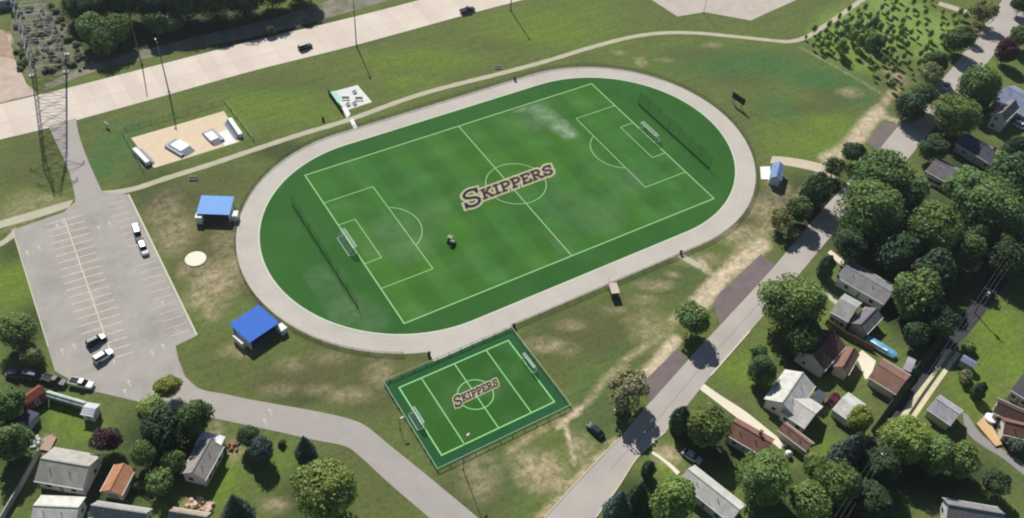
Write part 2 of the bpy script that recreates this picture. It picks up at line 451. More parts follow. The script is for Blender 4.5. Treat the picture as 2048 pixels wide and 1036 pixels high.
dark_m = M('dark_asphalt', S(124, 112, 110), .9, .09, .4, 6, .2, blotch=S(108, 98, 98), bamt=.6)
path_m = M('path_concrete', S(190, 184, 160), .9, .1, .5, 5, .2, blotch=S(170, 166, 140), bamt=.5)
cream_m = M('cream_concrete', S(232, 222, 200), .9, .08, .5, 6, .2)
gravel_m = M('grey_gravel', S(142, 138, 122), .95, .2, .5, 7, .1, blotch=S(112, 110, 92), bamt=.9, bscale=.2)
ribbon('railway_gravel', [(90, 168), (180, 130), (284, 101), (384, 75), (512, 45), (612, 16), (690, -10)],
       [(90, 182), (180, 146), (284, 118), (384, 98), (512, 72), (640, 40), (800, -6)], .012, gravel_m, 50)
ribbon('gravel_drive', [(-30, 95), (22, 112), (40, 140), (52, 165)], [(-30, 212), (0, 206), (30, 198), (75, 188)], .016, M('beige_drive', S(196, 180, 164), .9, .12, .4, 5, blotch=S(180, 150, 132), bamt=.6), 20)
sheet('brick_rubble', [(-10, 58), (8, 60), (26, 100), (28, 118), (-10, 112)], .022, M('brick_dust', S(172, 144, 126), .95, .3, .6, 4))
sheet('scrub_plot', [(28, 8), (108, 4), (140, 60), (178, 118), (168, 142), (120, 150), (56, 158), (38, 110), (20, 60)], .008, M('scrub_ground', S(122, 120, 100), .95, .25, .5, 5, .1, blotch=S(84, 96, 66), bamt=.95, bscale=.25))
ribbon('access_road', [(97, 252), (112, 285), (137, 340), (150, 395), (150, 425)], [(152, 236), (156, 262), (168, 300), (187, 346), (212, 400)], .036, road_m, 30)
LOT = [(25, 460), (128, 424), (152, 402), (203, 384), (257, 389), (394, 671), (351, 692), (358, 722), (371, 753), (394, 775), (330, 820), (284, 805), (190, 783), (150, 765), (110, 742), (97, 700)]
sheet('parking_lot', LOT, .042, asphalt)
ribbon('lower_road', [(352, 735), (394, 775), (450, 788), (512, 801), (646, 825), (712, 842), (739, 857), (779, 890), (846, 944), (946, 1027), (990, 1064)],
       [(300, 806), (375, 824), (431, 837), (540, 860), (629, 880), (689, 892), (719, 912), (779, 967), (859, 1036), (900, 1072)], .048, road_m, 60)
ribbon('paved_path', [(-20, 448), (60, 424), (147, 399)], [(-20, 462), (70, 437), (138, 415)], .02, path_m, 14)
ribbon('paved_path', [(-20, 492), (8, 478), (30, 455)], [(-20, 502), (10, 488), (38, 468)], .024, path_m, 14)
PATH = [(196, 388), (262, 379), (334, 356), (420, 329), (512, 298), (600, 269), (699, 239), (846, 187), (1024, 141), (1110, 117), (1174, 97), (1258, 75), (1324, 66), (1391, 66), (1470, 73), (1536, 80), (1579, 83), (1613, 74), (1646, 54), (1690, 24), (1723, 0), (1760, -28)]
centre_ribbon('paved_path', PATH, 1.9, .02, path_m, 200)
sheet('concrete_yard', [(1290, -20), (1304, 0), (1355, 33), (1408, 24), (1502, 41), (1536, 25), (1597, -2), (1630, -20)], .02, M('yard_concrete', S(196, 184, 172), .9, .08, .3, 5, .2, blotch=S(176, 164, 152), bamt=.5))
# residential street
SL = [(1060, 1062), (1088, 1036), (1162, 955), (1238, 877), (1301, 803), (1375, 720), (1450, 640), (1548, 533), (1620, 447), (1690, 370), (1756, 300), (1797, 250), (1850, 195), (1905, 135), (1950, 75), (1985, 28), (2010, -8)]
SR = [(1160, 1072), (1191, 1036), (1236, 975), (1276, 914), (1331, 864), (1421, 752), (1500, 662), (1592, 556), (1672, 462), (1745, 392), (1813, 321), (1857, 267), (1905, 217), (1955, 152), (2000, 92), (2032, 48), (2060, 5)]
street = ribbon('street', SL, SR, .03, street_m, 90)
sheet('street', [(1978, 34), (1990, 22), (2080, 36), (2090, 90), (2018, 74)], .036, street_m)
for i, q in enumerate(([(1288, 762), (1355, 697), (1376, 720), (1302, 803)], [(1426, 607), (1440, 585), (1522, 508), (1550, 531), (1450, 640), (1440, 650)], [(1733, 287), (1766, 243), (1798, 250), (1757, 300)])):
    sheet('asphalt_patch', q, .042, dark_m)
mb = MB(); a = resample(smooth(GP(SL)), 90); b = resample(smooth(GP(SR)), 90)
for k in range(6, 30): line_on(mb, a[k].lerp(b[k], .55), a[k + 1].lerp(b[k + 1], .55), .12, .037)
struct('tar_seam', mb, M('tar', S(140, 130, 126)), street)
def kerb(px, h=.13, wd=.28, mat=None, z=0.0, name='kerb'):
    c = resample(smooth(GP(px, z)), max(8, len(px) * 6)); mb = MB(); rings = []
    for i, p in enumerate(c):
        d = (c[min(i + 1, len(c) - 1)] - c[max(i - 1, 0)]).normalized(); nr = Vector((-d.y, d.x, 0)) * wd / 2; up = Vector((0, 0, h))
        rings.append([p - nr, p + nr, p + nr + up, p - nr + up])
    mb.loft(rings); return struct(name, mb, mat or cream_m)
kerb([(257, 389), (300, 477), (345, 570), (394, 671)], wd=.4, mat=M('kerb_pale', S(208, 204, 176), var=.1))
kerb([(25, 460), (60, 575), (97, 695)], wd=.2, mat=M('kerb_pale', S(208, 204, 176)))
kerb([(1421, 752), (1500, 662)], wd=.25)
kerb(SR[1:5], wd=.22, mat=M('kerb_pale', S(208, 204, 176)))
kerb(SL[1:4], wd=.22, mat=M('kerb_pale', S(208, 204, 176)))
# alley, its asphalt colour darkened for the shade lying on it, with pale wheel tracks
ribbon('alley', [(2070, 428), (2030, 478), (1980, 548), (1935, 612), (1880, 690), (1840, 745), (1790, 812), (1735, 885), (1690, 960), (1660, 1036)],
       [(2095, 445), (2052, 502), (2008, 570), (1965, 632), (1906, 705), (1862, 770), (1812, 845), (1760, 905), (1712, 985), (1690, 1036)], .02, M('shaded_alley_asphalt', S(64, 64, 66), .9, .15, .4, 6), 50)
for k, (A_, B_) in enumerate((([(1890, 698), (1866, 742), (1835, 783), (1800, 832)], [(1905, 700), (1874, 745), (1843, 788), (1810, 838)]),
              ([(1913, 702), (1880, 748), (1850, 790), (1817, 838)], [(1922, 708), (1889, 752), (1859, 795), (1827, 842)]))):
    ribbon('wheel_track', A_, B_, .028, M('pale_gravel', S(216, 206, 168), .95, .15, .5, 6), 20)
ribbon('driveway', [(1925, 824), (1939, 871), (2009, 919), (2050, 952)], [(1936, 830), (1962, 868), (2004, 898), (2070, 940)], .02, M('grey_drive', S(150, 146, 144), .9, .1), 24)
ribbon('driveway', [(1405, 765), (1440, 790), (1490, 822), (1540, 862), (1575, 890)], [(1395, 775), (1432, 803), (1478, 838), (1520, 865), (1560, 898)], .02, cream_m, 20)
sheet('driveway', [(1712, 712), (1724, 700), (1752, 722), (1740, 756), (1730, 758), (1722, 735)], .02, cream_m)
ribbon('driveway', [(1545, 312), (1580, 315), (1620, 322), (1650, 330), (1680, 345)], [(1540, 326), (1580, 332), (1620, 340), (1648, 348), (1668, 358)], .02, M('tan_path', S(206, 190, 166), .9, .12, .5, 5), 20)
ribbon('pavement', [(1880, 3), (1910, 12), (1950, 26)], [(1875, 10), (1905, 20), (1948, 33)], .02, path_m, 12)
ribbon('pavement', [(1662, 500), (1680, 515), (1700, 530)], [(1655, 505), (1672, 522), (1692, 538)], .02, cream_m, 8)
ribbon('pavement', [(1645, 570), (1665, 588), (1690, 603)], [(1640, 580), (1660, 600), (1680, 615)], .02, path_m, 8)
ribbon('pavement', [(1362, 507), (1385, 518), (1405, 530)], [(1355, 514), (1380, 528), (1400, 538)], .02, path_m, 8)
ribbon('pavement', [(1306, 902), (1335, 922), (1360, 944)], [(1302, 906), (1331, 927), (1354, 950)], .02, cream_m, 8)

# parking bay markings
bay = M('faded_bay_paint', S(208, 196, 175), .9, .2)
lot_marks = MB()
p0, p1 = G(128, 436), G(230, 728); ax = (p1 - p0); Lc = ax.length; ax.normalize()
line_on(lot_marks, p0, p1, .35, .052)
dl = (G(167, 519.7) - G(120, 533)).normalized()
n = 21
for i in range(n):
    q = p0 + ax * (Lc * (i + .3) / n)
    if i < 18: line_on(lot_marks, q - dl * 4.6, q - dl * .2, .3, .052)
    line_on(lot_marks, q + dl * .2, q + dl * 4.4, .3, .052)
e0, e1 = G(254, 394), G(390, 667); ex = (e1 - e0); Le = ex.length; ex.normalize()
for i in range(21):
    if 7 < i < 10: continue
    q = e0 + ex * (Le * (i + .4) / 21); line_on(lot_marks, q - dl * 5.2, q - dl * .5, .19, .052)
struct('parking_markings', lot_marks, bay)
arrows = MB()
for px, py in ((115, 452), (125, 441), (197, 455), (219, 447), (55, 505), (78, 494), (326, 606), (124, 702), (148, 692), (305, 706), (326, 692), (258, 765), (250, 783), (540, 822), (530, 842)):
    c = G(px, py, .056)
    for sgn, k in ((-1, 0), (1, 1)):
        pass
    arrows.face([c + ax * 1.3 - dl * .12, c + ax * 1.3 + dl * .12, c + dl * .12, c - dl * .12][::-1])
    arrows.face([c - dl * .5, c + dl * .5, c - ax * 1.0][::1])
struct('arrow_markings', arrows, M('worn_paint', S(196, 190, 178), .9, .15))

# ------------------------------------------------------------------ track, pitches, courts
RT, LT, WT = 36.5, 64.525, 5.756
def stadium(r, n=48, z=0.0):
    out = []
    for s, a0 in ((1, -PI / 2), (-1, PI / 2)):
        for i in range(n + 1):
            t = a0 + PI * i / n; out.append((s * LT / 2 + r * math.cos(t), r * math.sin(t), z))
    return out
def ring(mb, r0, r1, z):
    A, B = stadium(r0, z=z), stadium(r1, z=z); n = len(A); k = len(mb.v); mb.v += A + B
    for i in range(n):
        j = (i + 1) % n; mb.f.append((k + i, k + n + i, k + n + j, k + j))
track_m = M('track_surface', S(196, 189, 178), .9, .06, .25, 5, .2, blotch=S(186, 178, 168), bamt=.8, bscale=.1)
mb = MB(); ring(mb, RT, RT + WT, .03); track = struct('track', mb, track_m)
mb = MB(); ring(mb, RT - .05, RT + .3, .036); struct('track_edge_line', mb, M('edge_line', S(206, 214, 190), .9, .08), track)
mb = MB()
for r in (1.5, 2.7, 3.9): ring(mb, RT + r, RT + r + .1, .036)
struct('lane_lines', mb, M('lane_paint', S(201, 194, 184), .9, .05), track)
sheet('track_apron', [(846, 697), (856, 708), (868, 723), (1022, 655), (1040, 640), (1000, 640), (900, 680)], .024, track_m)
mb = MB(); mb.face(stadium(RT - .05, z=.024)); infield = struct('sports_turf', mb, M_turf('deep_turf', S(46, 93, 36), S(54, 101, 40), S(60, 105, 50)))
PXW, PYW = 47.2, 29.7
mb = MB(); mb.face([(-PXW, -PYW, .03), (PXW, -PYW, .03), (PXW, PYW, .03), (-PXW, PYW, .03)])
turf2 = M_turf('striped_turf', S(66, 112, 34), S(56, 106, 42), S(76, 120, 62), .08)
pitch = struct('football_pitch', mb, turf2, infield)
# pale worn streaks
worn = MB()
def M_worn():
    m, nt, p = _new('worn_turf')
    n1 = _noise(nt, .35, 5, .7)
    tc = nt.nodes.new('ShaderNodeTexCoord')
    le = nt.nodes.new('ShaderNodeVectorMath'); le.operation = 'LENGTH'
    nt.links.new(tc.outputs['Object'], le.inputs[0])
    p.inputs['Base Color'].default_value = S(150, 176, 138); p.inputs['Roughness'].default_value = .95
    sep = nt.nodes.new('ShaderNodeSeparateXYZ')
    vm = nt.nodes.new('ShaderNodeAttribute'); vm.attribute_name = 'wear'
    f = _math(nt, 'MULTIPLY', vm.outputs['Fac'], _ramp(nt, n1.outputs[0], .3, .7, .2, 1.3), clamp=True)
    t = nt.nodes.new('ShaderNodeBsdfTransparent'); ms = nt.nodes.new('ShaderNodeMixShader')
    nt.links.new(f, ms.inputs[0]); nt.links.new(t.outputs[0], ms.inputs[1]); nt.links.new(p.outputs[0], ms.inputs[2])
    nt.links.new(ms.outputs[0], nt.nodes['Material Output'].inputs['Surface'])
    return m
def worn_patch(x0, y0, x1, y1, spots, z, mat):
    nx, ny = 60, 60; mb = MB()
    for j in range(ny):
        for i in range(nx): mb.v.append((x0 + (x1 - x0) * i / (nx - 1), y0 + (y1 - y0) * j / (ny - 1), z))
    for j in range(ny - 1):
        for i in range(nx - 1): q = j * nx + i; mb.f.append((q, q + 1, q + nx + 1, q + nx))
    o = mb.build('worn_turf', mat, infield)
    val = []
    for x, y, _ in mb.v:
        f = 0
        for px, py, r, s in spots:
            g = G(px, py); d = math.hypot(x - g.x, y - g.y) / r; f = max(f, s * max(0, 1 - d * d))
        val.append(f)
    at = o.data.attributes.new('wear', 'FLOAT', 'POINT'); at.data.foreach_set('value', val)
worn_m = M_worn()
worn_patch(0, -5, 32, 29, ((1137, 266, 3.4, .95), (1118, 252, 4.2, .8), (1092, 234, 5, .6), (1036, 210, 4.5, .7), (1075, 220, 4.5, .6), (1060, 245, 6, .2)), .034, worn_m)
worn_patch(-46, -14, -10, 14, ((815, 490, 8, .22), (780, 460, 7, .2), (850, 430, 8, .14), (740, 500, 6, .16)), .0345, worn_m)
worn_patch(-2, -28, 46, 4, ((1090, 500, 9, .16), (1200, 430, 10, .14), (1260, 360, 8, .16), (1130, 410, 8, .12)), .0342, worn_m)
worn_patch(-62, -34, -40, 4, ((690, 620, 7, .25), (650, 560, 7, .18), (740, 640, 6, .2)), .0335, worn_m)
line_m = M('pitch_paint', S(150, 196, 132), .9, .1, .4, 4)
mb = MB(); Z = .039; LW = .28
def rect(mb, x0, y0, x1, y1, w, z, sides='lrbt'):
    if 'b' in sides: line_on(mb, (x0 - w / 2, y0), (x1 + w / 2, y0), w, z)
    if 't' in sides: line_on(mb, (x0 - w / 2, y1), (x1 + w / 2, y1), w, z)
    if 'l' in sides: line_on(mb, (x0, y0 + w / 2), (x0, y1 - w / 2), w, z + .001)
    if 'r' in sides: line_on(mb, (x1, y0 + w / 2), (x1, y1 - w / 2), w, z + .001)
rect(mb, -PXW, -PYW, PXW, PYW, LW + .06, Z)
line_on(mb, (.2, -PYW), (.2, PYW), LW, Z + .002)
arc_on(mb, (2.0, .6), 8.3, 0, 2 * PI, LW * .85, Z + .003, 72)
for s in (-1, 1):
    xg = s * PXW; xb = s * 33.0; xs = s * 42.5
    for yy in (-17.2, 17.2): line_on(mb, (xg, yy), (xb, yy), LW * .85, Z + .002)
    line_on(mb, (xb, -17.2), (xb, 17.2), LW * .85, Z + .003)
    for yy in (-7.8, 7.8): line_on(mb, (xg, yy), (xs, yy), LW * .8, Z + .002)
    line_on(mb, (xs, -7.8), (xs, 7.8), LW * .8, Z + .003)
    aa = math.acos(4.2 / 9.0)
    c = PI if s > 0 else 0
    arc_on(mb, (s * 37.2, 0), 9.0, c - aa, c + aa, LW * .8, Z + .003, 24)
struct('pitch_lines', mb, line_m, infield)
# small five-a-side pitch
XA, XB, YA, YB = -59.0, -25.9, -68.4, -42.9
mb = MB(); mb.face([(XA, YA, .03), (XB, YA, .03), (XB, YB, .03), (XA, YB, .03)])
court = struct('small_turf', mb, M_turf('court_surround', S(36, 84, 46), S(42, 88, 50), S(48, 92, 54)))
xa, xb, ya, yb = -56.5, -28.3, -65.5, -45.7
mb = MB(); mb.face([(xa, ya, .036), (xb, ya, .036), (xb, yb, .036), (xa, yb, .036)])
struct('small_pitch', mb, M_turf('court_turf', S(54, 100, 34), S(46, 92, 34), S(72, 112, 64)), court)
mb = MB()
rect(mb, xa, ya, xb, yb, .34, .042)
for x in (-51.0, -42.6, -34.3): line_on(mb, (x, ya), (x, yb), .27, .044)
arc_on(mb, (-42.6, -55.4), 4.0, 0, 2 * PI, .24, .046, 48)
struct('pitch_lines', mb, M('pitch_paint_fresh', S(140, 206, 130), .9, .08), court)
worn_m2 = worn_m
# sand-coloured skate court and white play pad
SK = [(262, 276), (448, 222), (484, 282), (308, 336)]
sheet('skate_court', SK, .03, M('sand_concrete', S(222, 202, 170), .9, .08, .5, 5, .2, blotch=S(220, 198, 176), bamt=.6))
sheet('skate_court', [(436, 266), (458, 256), (473, 284), (450, 292)], .036, M('white_concrete', S(240, 236, 230), .9, .06))
sheet('play_pad', [(659, 185), (715, 170), (744, 204), (692, 221)], .03, M('pad_concrete', S(226, 226, 216), .9, .07, .6, 4, .2, blotch=S(210, 208, 214), bamt=.6))
sheet('play_pad', [(659, 184), (672, 181), (684, 200), (672, 207)], .036, M('teal_mat', S(176, 220, 204), .9, .15))
sheet('pavement', [(684, 216), (693, 213), (701, 228), (694, 236)], .036, M('white_concrete', S(240, 236, 230)))
sheet('pavement', [(699, 240), (706, 237), (715, 254), (708, 258)], .036, M('white_concrete', S(240, 236, 230)))
mb = MB(); g = G(391.5, 518.6)
mb.loft([[(g.x + r * math.cos(t), g.y + r * math.sin(t), z) for t in [2 * PI * i / 40 for i in range(40)]] for r, z in ((2.55, -.05), (2.55, .2), (2.45, .25))])
tag(mb.build('concrete_disc', M('disc_concrete', S(238, 234, 212), .9, .06)), 'round cream concrete slab set in the worn grass between the two blue roofed shelters', 'concrete slab')

# ------------------------------------------------------------------ painted lettering
def cs(pts, n=4): return [(p.x, p.y) for p in smooth([(x, y, 0) for x, y in pts], n)]
GLY = {
    'S': (.82, [cs([(.74, .70), (.70, .86), (.5, .95), (.28, .92), (.12, .78), (.16, .62), (.36, .52), (.6, .45), (.74, .30), (.68, .12), (.46, .04), (.24, .08), (.1, .22), (.08, .32)]), [(.74, .95), (.74, .70)], [(.08, .05), (.08, .32)]]),
    'K': (.98, [[(.2, .05), (.2, .95)], [(.26, .46), (.74, .95)], [(.40, .58), (.82, .05)], [(.04, .05), (.38, .05)], [(.04, .95), (.38, .95)], [(.6, .95), (.9, .95)], [(.66, .05), (.98, .05)]]),
    'I': (.52, [[(.24, .05), (.24, .95)], [(.04, .05), (.46, .05)], [(.04, .95), (.46, .95)]]),
    'P': (.84, [[(.2, .05), (.2, .95)], cs([(.2, .93), (.5, .94), (.7, .86), (.76, .71), (.7, .55), (.5, .46), (.2, .45)]), [(.04, .05), (.42, .05)], [(.04, .95), (.3, .95)]]),
    'E': (.84, [[(.2, .05), (.2, .95)], [(.04, .95), (.76, .95)], [(.04, .05), (.78, .05)], [(.2, .51), (.56, .51)], [(.76, .95), (.76, .74)], [(.78, .05), (.78, .28)]]),
    'R': (.98, [[(.2, .05), (.2, .95)], cs([(.2, .93), (.5, .94), (.68, .86), (.74, .72), (.68, .57), (.5, .48), (.2, .47)]), [(.45, .47), (.82, .05)], [(.04, .05), (.38, .05)], [(.68, .05), (.98, .05)], [(.04, .95), (.3, .95)]]),
}
def lettering(parent, org, e1, e2, big, gap, z, wid):
    """one big initial and smaller capitals; org baseline start, e1/e2 world vectors of one small cap"""
    items = []; x = 0.0
    for i, chh in enumerate('SKIPPERS'):
        k = big if i == 0 else 1.0; dy = -.34 if i == 0 else 0
        items.append((chh, x, dy, k)); x += (GLY[chh][0] + gap) * k
    for name, t, col, dz in (('lettering_outline', wid + .38, S(184, 188, 146), 0), ('lettering_fill', wid + .17, S(168, 150, 128), .03), ('lettering', wid, None, .06)):
        for part in ((0, 1), (1, 8)):
            mb = MB(); q = 0
            for chh, x0, dy, k in items[part[0]:part[1]]:
                for st in GLY[chh][1]:
                    P = [(x0 + a * k, dy + b * k) for a, b in st]
                    th = (t if dz < .06 else t * (1.18 if k > 1 else 1.0))
                    for (ax_, ay_), (bx, by) in zip(P, P[1:]):
                        d = Vector((bx - ax_, by - ay_)); 
                        if d.length < 1e-6: continue
                        d.normalize(); nr = Vector((-d.y, d.x)) * th / 2; ext = d * (th * .38 if dz < .06 else th * .22)
                        cs4 = [Vector((ax_, ay_)) - ext - nr, Vector((bx, by)) + ext - nr, Vector((bx, by)) + ext + nr, Vector((ax_, ay_)) - ext + nr]
                        zz = z + dz + q * .00018 + part[0] * .00009; q += 1
                        mb.face([(org.x + c.x * e1.x + c.y * e2.x, org.y + c.x * e1.y + c.y * e2.y, zz) for c in cs4])
            cc = col or (S(20, 16, 40) if part[0] == 0 else S(42, 30, 36))
            nm = name + ('_initial' if part[0] == 0 and col is None else '')
            mb.build(name, M('paint_' + nm, cc, .9, .12), parent)
e1 = (G(1107, 347) - G(967, 399)) / 6.42; o = G(967, 399) - e1 * 1.66; e2 = (G(963.5, 381) - G(970.3, 400.7)) * .93
lettering(infield, o, e1, e2, 1.8, .1, .05, .2)
e1 = (G(997, 771) - G(926, 804)) / 6.42; o = G(926, 804) - e1 * 1.43; e2 = (G(925, 789.5) - G(929.5, 803.5)) * .95
lettering(court, o, e1, e2, 1.55, .1, .05, .2)

# ------------------------------------------------------------------ trees
def leaf_quads(P, N, size, r):
    """numpy: small leaf-clump quads at points P with normals N"""
    n = len(P)
    t = r.normal(size=(n, 3)); u = np.cross(N, t); u /= np.linalg.norm(u, axis=1)[:, None] + 1e-9
    v = np.cross(N, u)
    s = (size * r.uniform(.6, 1.4, n))[:, None]
    k = r.uniform(.55, 1.0, n)[:, None]
    return np.stack([P - u * s - v * s * k * .3, P + u * s * .2 - v * s * k, P + u * s + v * s * k * .25, P - u * s * .15 + v * s * k], 1)

def mesh_from_quads(name, Q, mat):
    n = len(Q); me = bpy.data.meshes.new(name)
    me.vertices.add(n * 4); me.vertices.foreach_set('co', Q.reshape(-1).astype(np.float32))
    me.loops.add(n * 4); me.loops.foreach_set('vertex_index', np.arange(n * 4, dtype=np.int32))
    me.polygons.add(n); me.polygons.foreach_set('loop_start', np.arange(0, n * 4, 4, dtype=np.int32))
    me.update(calc_edges=True); me.materials.append(mat); return me

def rnd_dirs(r, n):
    d = r.normal(size=(n, 3)); return d / np.linalg.norm(d, axis=1)[:, None]

def crown_broad(name, seed, nl, per, size, flat=.82, spread=.62, lob=(.3, .5)):
    r = np.random.default_rng(seed); Q = []
    C = rnd_dirs(r, nl) * (r.uniform(.55, 1, nl) ** .5)[:, None] * spread
    C *= np.array([r.uniform(.85, 1.15), r.uniform(.85, 1.15), 1.0])
    C[:, 2] = C[:, 2] * 1.1; C[:, :2] *= np.where(C[:, 2:] < 0, .85, 1.0); C[0] = (0, 0, .1)
    for c in C:
        R = r.uniform(*lob); d = rnd_dirs(r, per); d[:, 2] = np.where(d[:, 2] < -.5, -d[:, 2], d[:, 2])
        rad = R * r.uniform(.72, 1.08, per)
        P = c + d * rad[:, None]; N = d * .8 + c * .6 + r.normal(size=(per, 3)) * .42; N /= np.linalg.norm(N, axis=1)[:, None]
        Q.append(leaf_quads(P, N, np.full(per, size), r))
    k = nl * per // 5; d = rnd_dirs(r, k); P = d * (r.uniform(.3, 1.08, k) ** .5)[:, None] * spread * 1.25; P[:, 2] = P[:, 2] * 1.1
    N = d + r.normal(size=(k, 3)) * .5; N /= np.linalg.norm(N, axis=1)[:, None]; Q.append(leaf_quads(P, N, np.full(k, size), r))
    Q = np.concatenate(Q); Q[:, :, 2] *= flat
    return mesh_from_quads(name, Q, M_leaf())

def crown_cone(name, seed, n, size, k=1.0):
    r = np.random.default_rng(seed); h = 1 - np.sqrt(r.uniform(0, 1, n)); th = r.uniform(0, 2 * PI, n)
    tier = .82 + .18 * np.sin(h * 40 + 2 * np.sin(th * 5)); rad = ((1 - h) ** .9 + .02) * tier * r.uniform(.7, 1.05, n)
    P = np.stack([np.cos(th) * rad, np.sin(th) * rad, h * 2.6 * k], 1)
    N = np.stack([np.cos(th), np.sin(th), np.full(n, .6)], 1) + r.normal(size=(n, 3)) * .4; N /= np.linalg.norm(N, axis=1)[:, None]
    return mesh_from_quads(name, leaf_quads(P, N, np.full(n, size) * (1.1 - h * .5), r), M_leaf())

def crown_column(name, seed, n, size):
    r = np.random.default_rng(seed); h = r.uniform(0, 1, n); th = r.uniform(0, 2 * PI, n)
    rad = np.sin(np.clip(h * .85 + .15, 0, 1) * PI) ** .6 * (.85 + .15 * np.sin(th * 4 + h * 9)) * r.uniform(.75, 1.05, n)
    P = np.stack([np.cos(th) * rad, np.sin(th) * rad, h * 3.2], 1)
    N = np.stack([np.cos(th), np.sin(th), np.full(n, .5)], 1) + r.normal(size=(n, 3)) * .45; N /= np.linalg.norm(N, axis=1)[:, None]
    return mesh_from_quads(name, leaf_quads(P, N, np.full(n, size), r), M_leaf())

CR = {
    'broad': [crown_broad('crown', 10 + i, 18 + 3 * (i % 3), 380, .062, .82 + .07 * (i % 4), .56 + .09 * (i % 3), (.15 + .03 * (i % 2), .5 - .06 * (i % 3))) for i in range(8)],
    'big': [crown_broad('crown', 30 + i, 34, 420, .043, .76 + .07 * (i % 3), .68 + .06 * (i % 2), (.13, .4)) for i in range(5)],
    'loose': [crown_broad('crown', 50 + i, 18, 170, .065, .9, .78, (.16, .34)) for i in range(3)],
    'bush': [crown_broad('crown', 60 + i, 8, 260, .1, .8, .5, (.35, .55)) for i in range(3)],
    'cone': [crown_cone('crown', 70 + i, 3600, .085) for i in range(2)],
    'column': [crown_column('crown', 80, 3000, .1)],
}
bark = M('bark', S(92, 78, 62), .95, .25, 3, 12)
def trunk_mesh(seed, h, branch=True):
    r = random.Random(seed); mb = MB(); mb.tube((0, 0, -.05), (0, 0, h), .07 * h ** .3, .045 * h ** .3, 9)
    if branch:
        for i in range(6):
            t = 2 * PI * i / 6 + r.uniform(-.3, .3); z0 = h * r.uniform(.7, 1); l = h * r.uniform(.6, .9)
            mb.tube((0, 0, z0), (math.cos(t) * l * .75, math.sin(t) * l * .75, z0 + l * .7), .035, .012, 6)
    return mb.mesh('trunk', bark)
TR = [trunk_mesh(i, 1.0) for i in range(3)]
TRC = trunk_mesh(9, 1.0, False)
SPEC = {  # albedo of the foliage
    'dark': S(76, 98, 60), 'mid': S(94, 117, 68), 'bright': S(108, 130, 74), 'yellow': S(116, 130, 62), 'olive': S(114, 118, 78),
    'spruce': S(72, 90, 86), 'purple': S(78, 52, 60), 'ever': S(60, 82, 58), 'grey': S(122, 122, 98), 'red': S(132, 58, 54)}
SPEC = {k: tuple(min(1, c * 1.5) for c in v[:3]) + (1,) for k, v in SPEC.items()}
NT = [0]
def tree(px, py, rpx, kind, sp, label, cat='tree', name=None, group=None, hk=1.0):
    NT[0] += 1; i = NT[0]; r = random.Random(i * 31)
    R = rpx / ppm(px, py) * (1.0 if kind == 'big' else 1.04)
    name = name or {'broad': 'broadleaf_tree', 'big': 'broadleaf_tree', 'loose': 'broadleaf_tree', 'bush': 'shrub', 'cone': 'conifer_tree', 'column': 'columnar_tree'}[kind]
    if kind in ('cone', 'column'):
        hc = R * (1.15 if kind == 'cone' else 1.6) * hk
        b = G(px, py, hc + .3)
    elif kind == 'bush':
        hc = R * .45; b = G(px, py, hc)
    else:
        hc = (R * .86 + 1.0) * hk; b = G(px, py, hc)
    t = thing(name, label, cat, (b.x, b.y, 0), r.uniform(0, 6.28), group)
    c = link('crown', CR[kind][i % len(CR[kind])], t, SPEC[sp])
    tn, br = r.uniform(-.02, .2), r.uniform(.92, 1.25)
    c.color = (SPEC[sp][0] * br * (1 + tn), SPEC[sp][1] * br, SPEC[sp][2] * br * (1 - tn * .8), 1)
    if kind in ('cone', 'column'):
        c.location = (0, 0, .25); c.scale = (R, R, R * hk)
        k = link('trunk', TRC, t); k.scale = (1.5, 1.5, R * 1.6)
    elif kind == 'bush':
        c.location = (0, 0, hc); c.scale = (R, R, R)
    else:
        c.location = (0, 0, hc); c.scale = (R * r.uniform(.9, 1.12), R * r.uniform(.9, 1.12), R * r.uniform(.88, 1.1)); c.rotation_euler = (r.uniform(-.12, .12), r.uniform(-.12, .12), 0)
        k = link('trunk', TR[i % 3], t); k.scale = (R * .42, R * .42, max(hc * .8, .6))
    return t

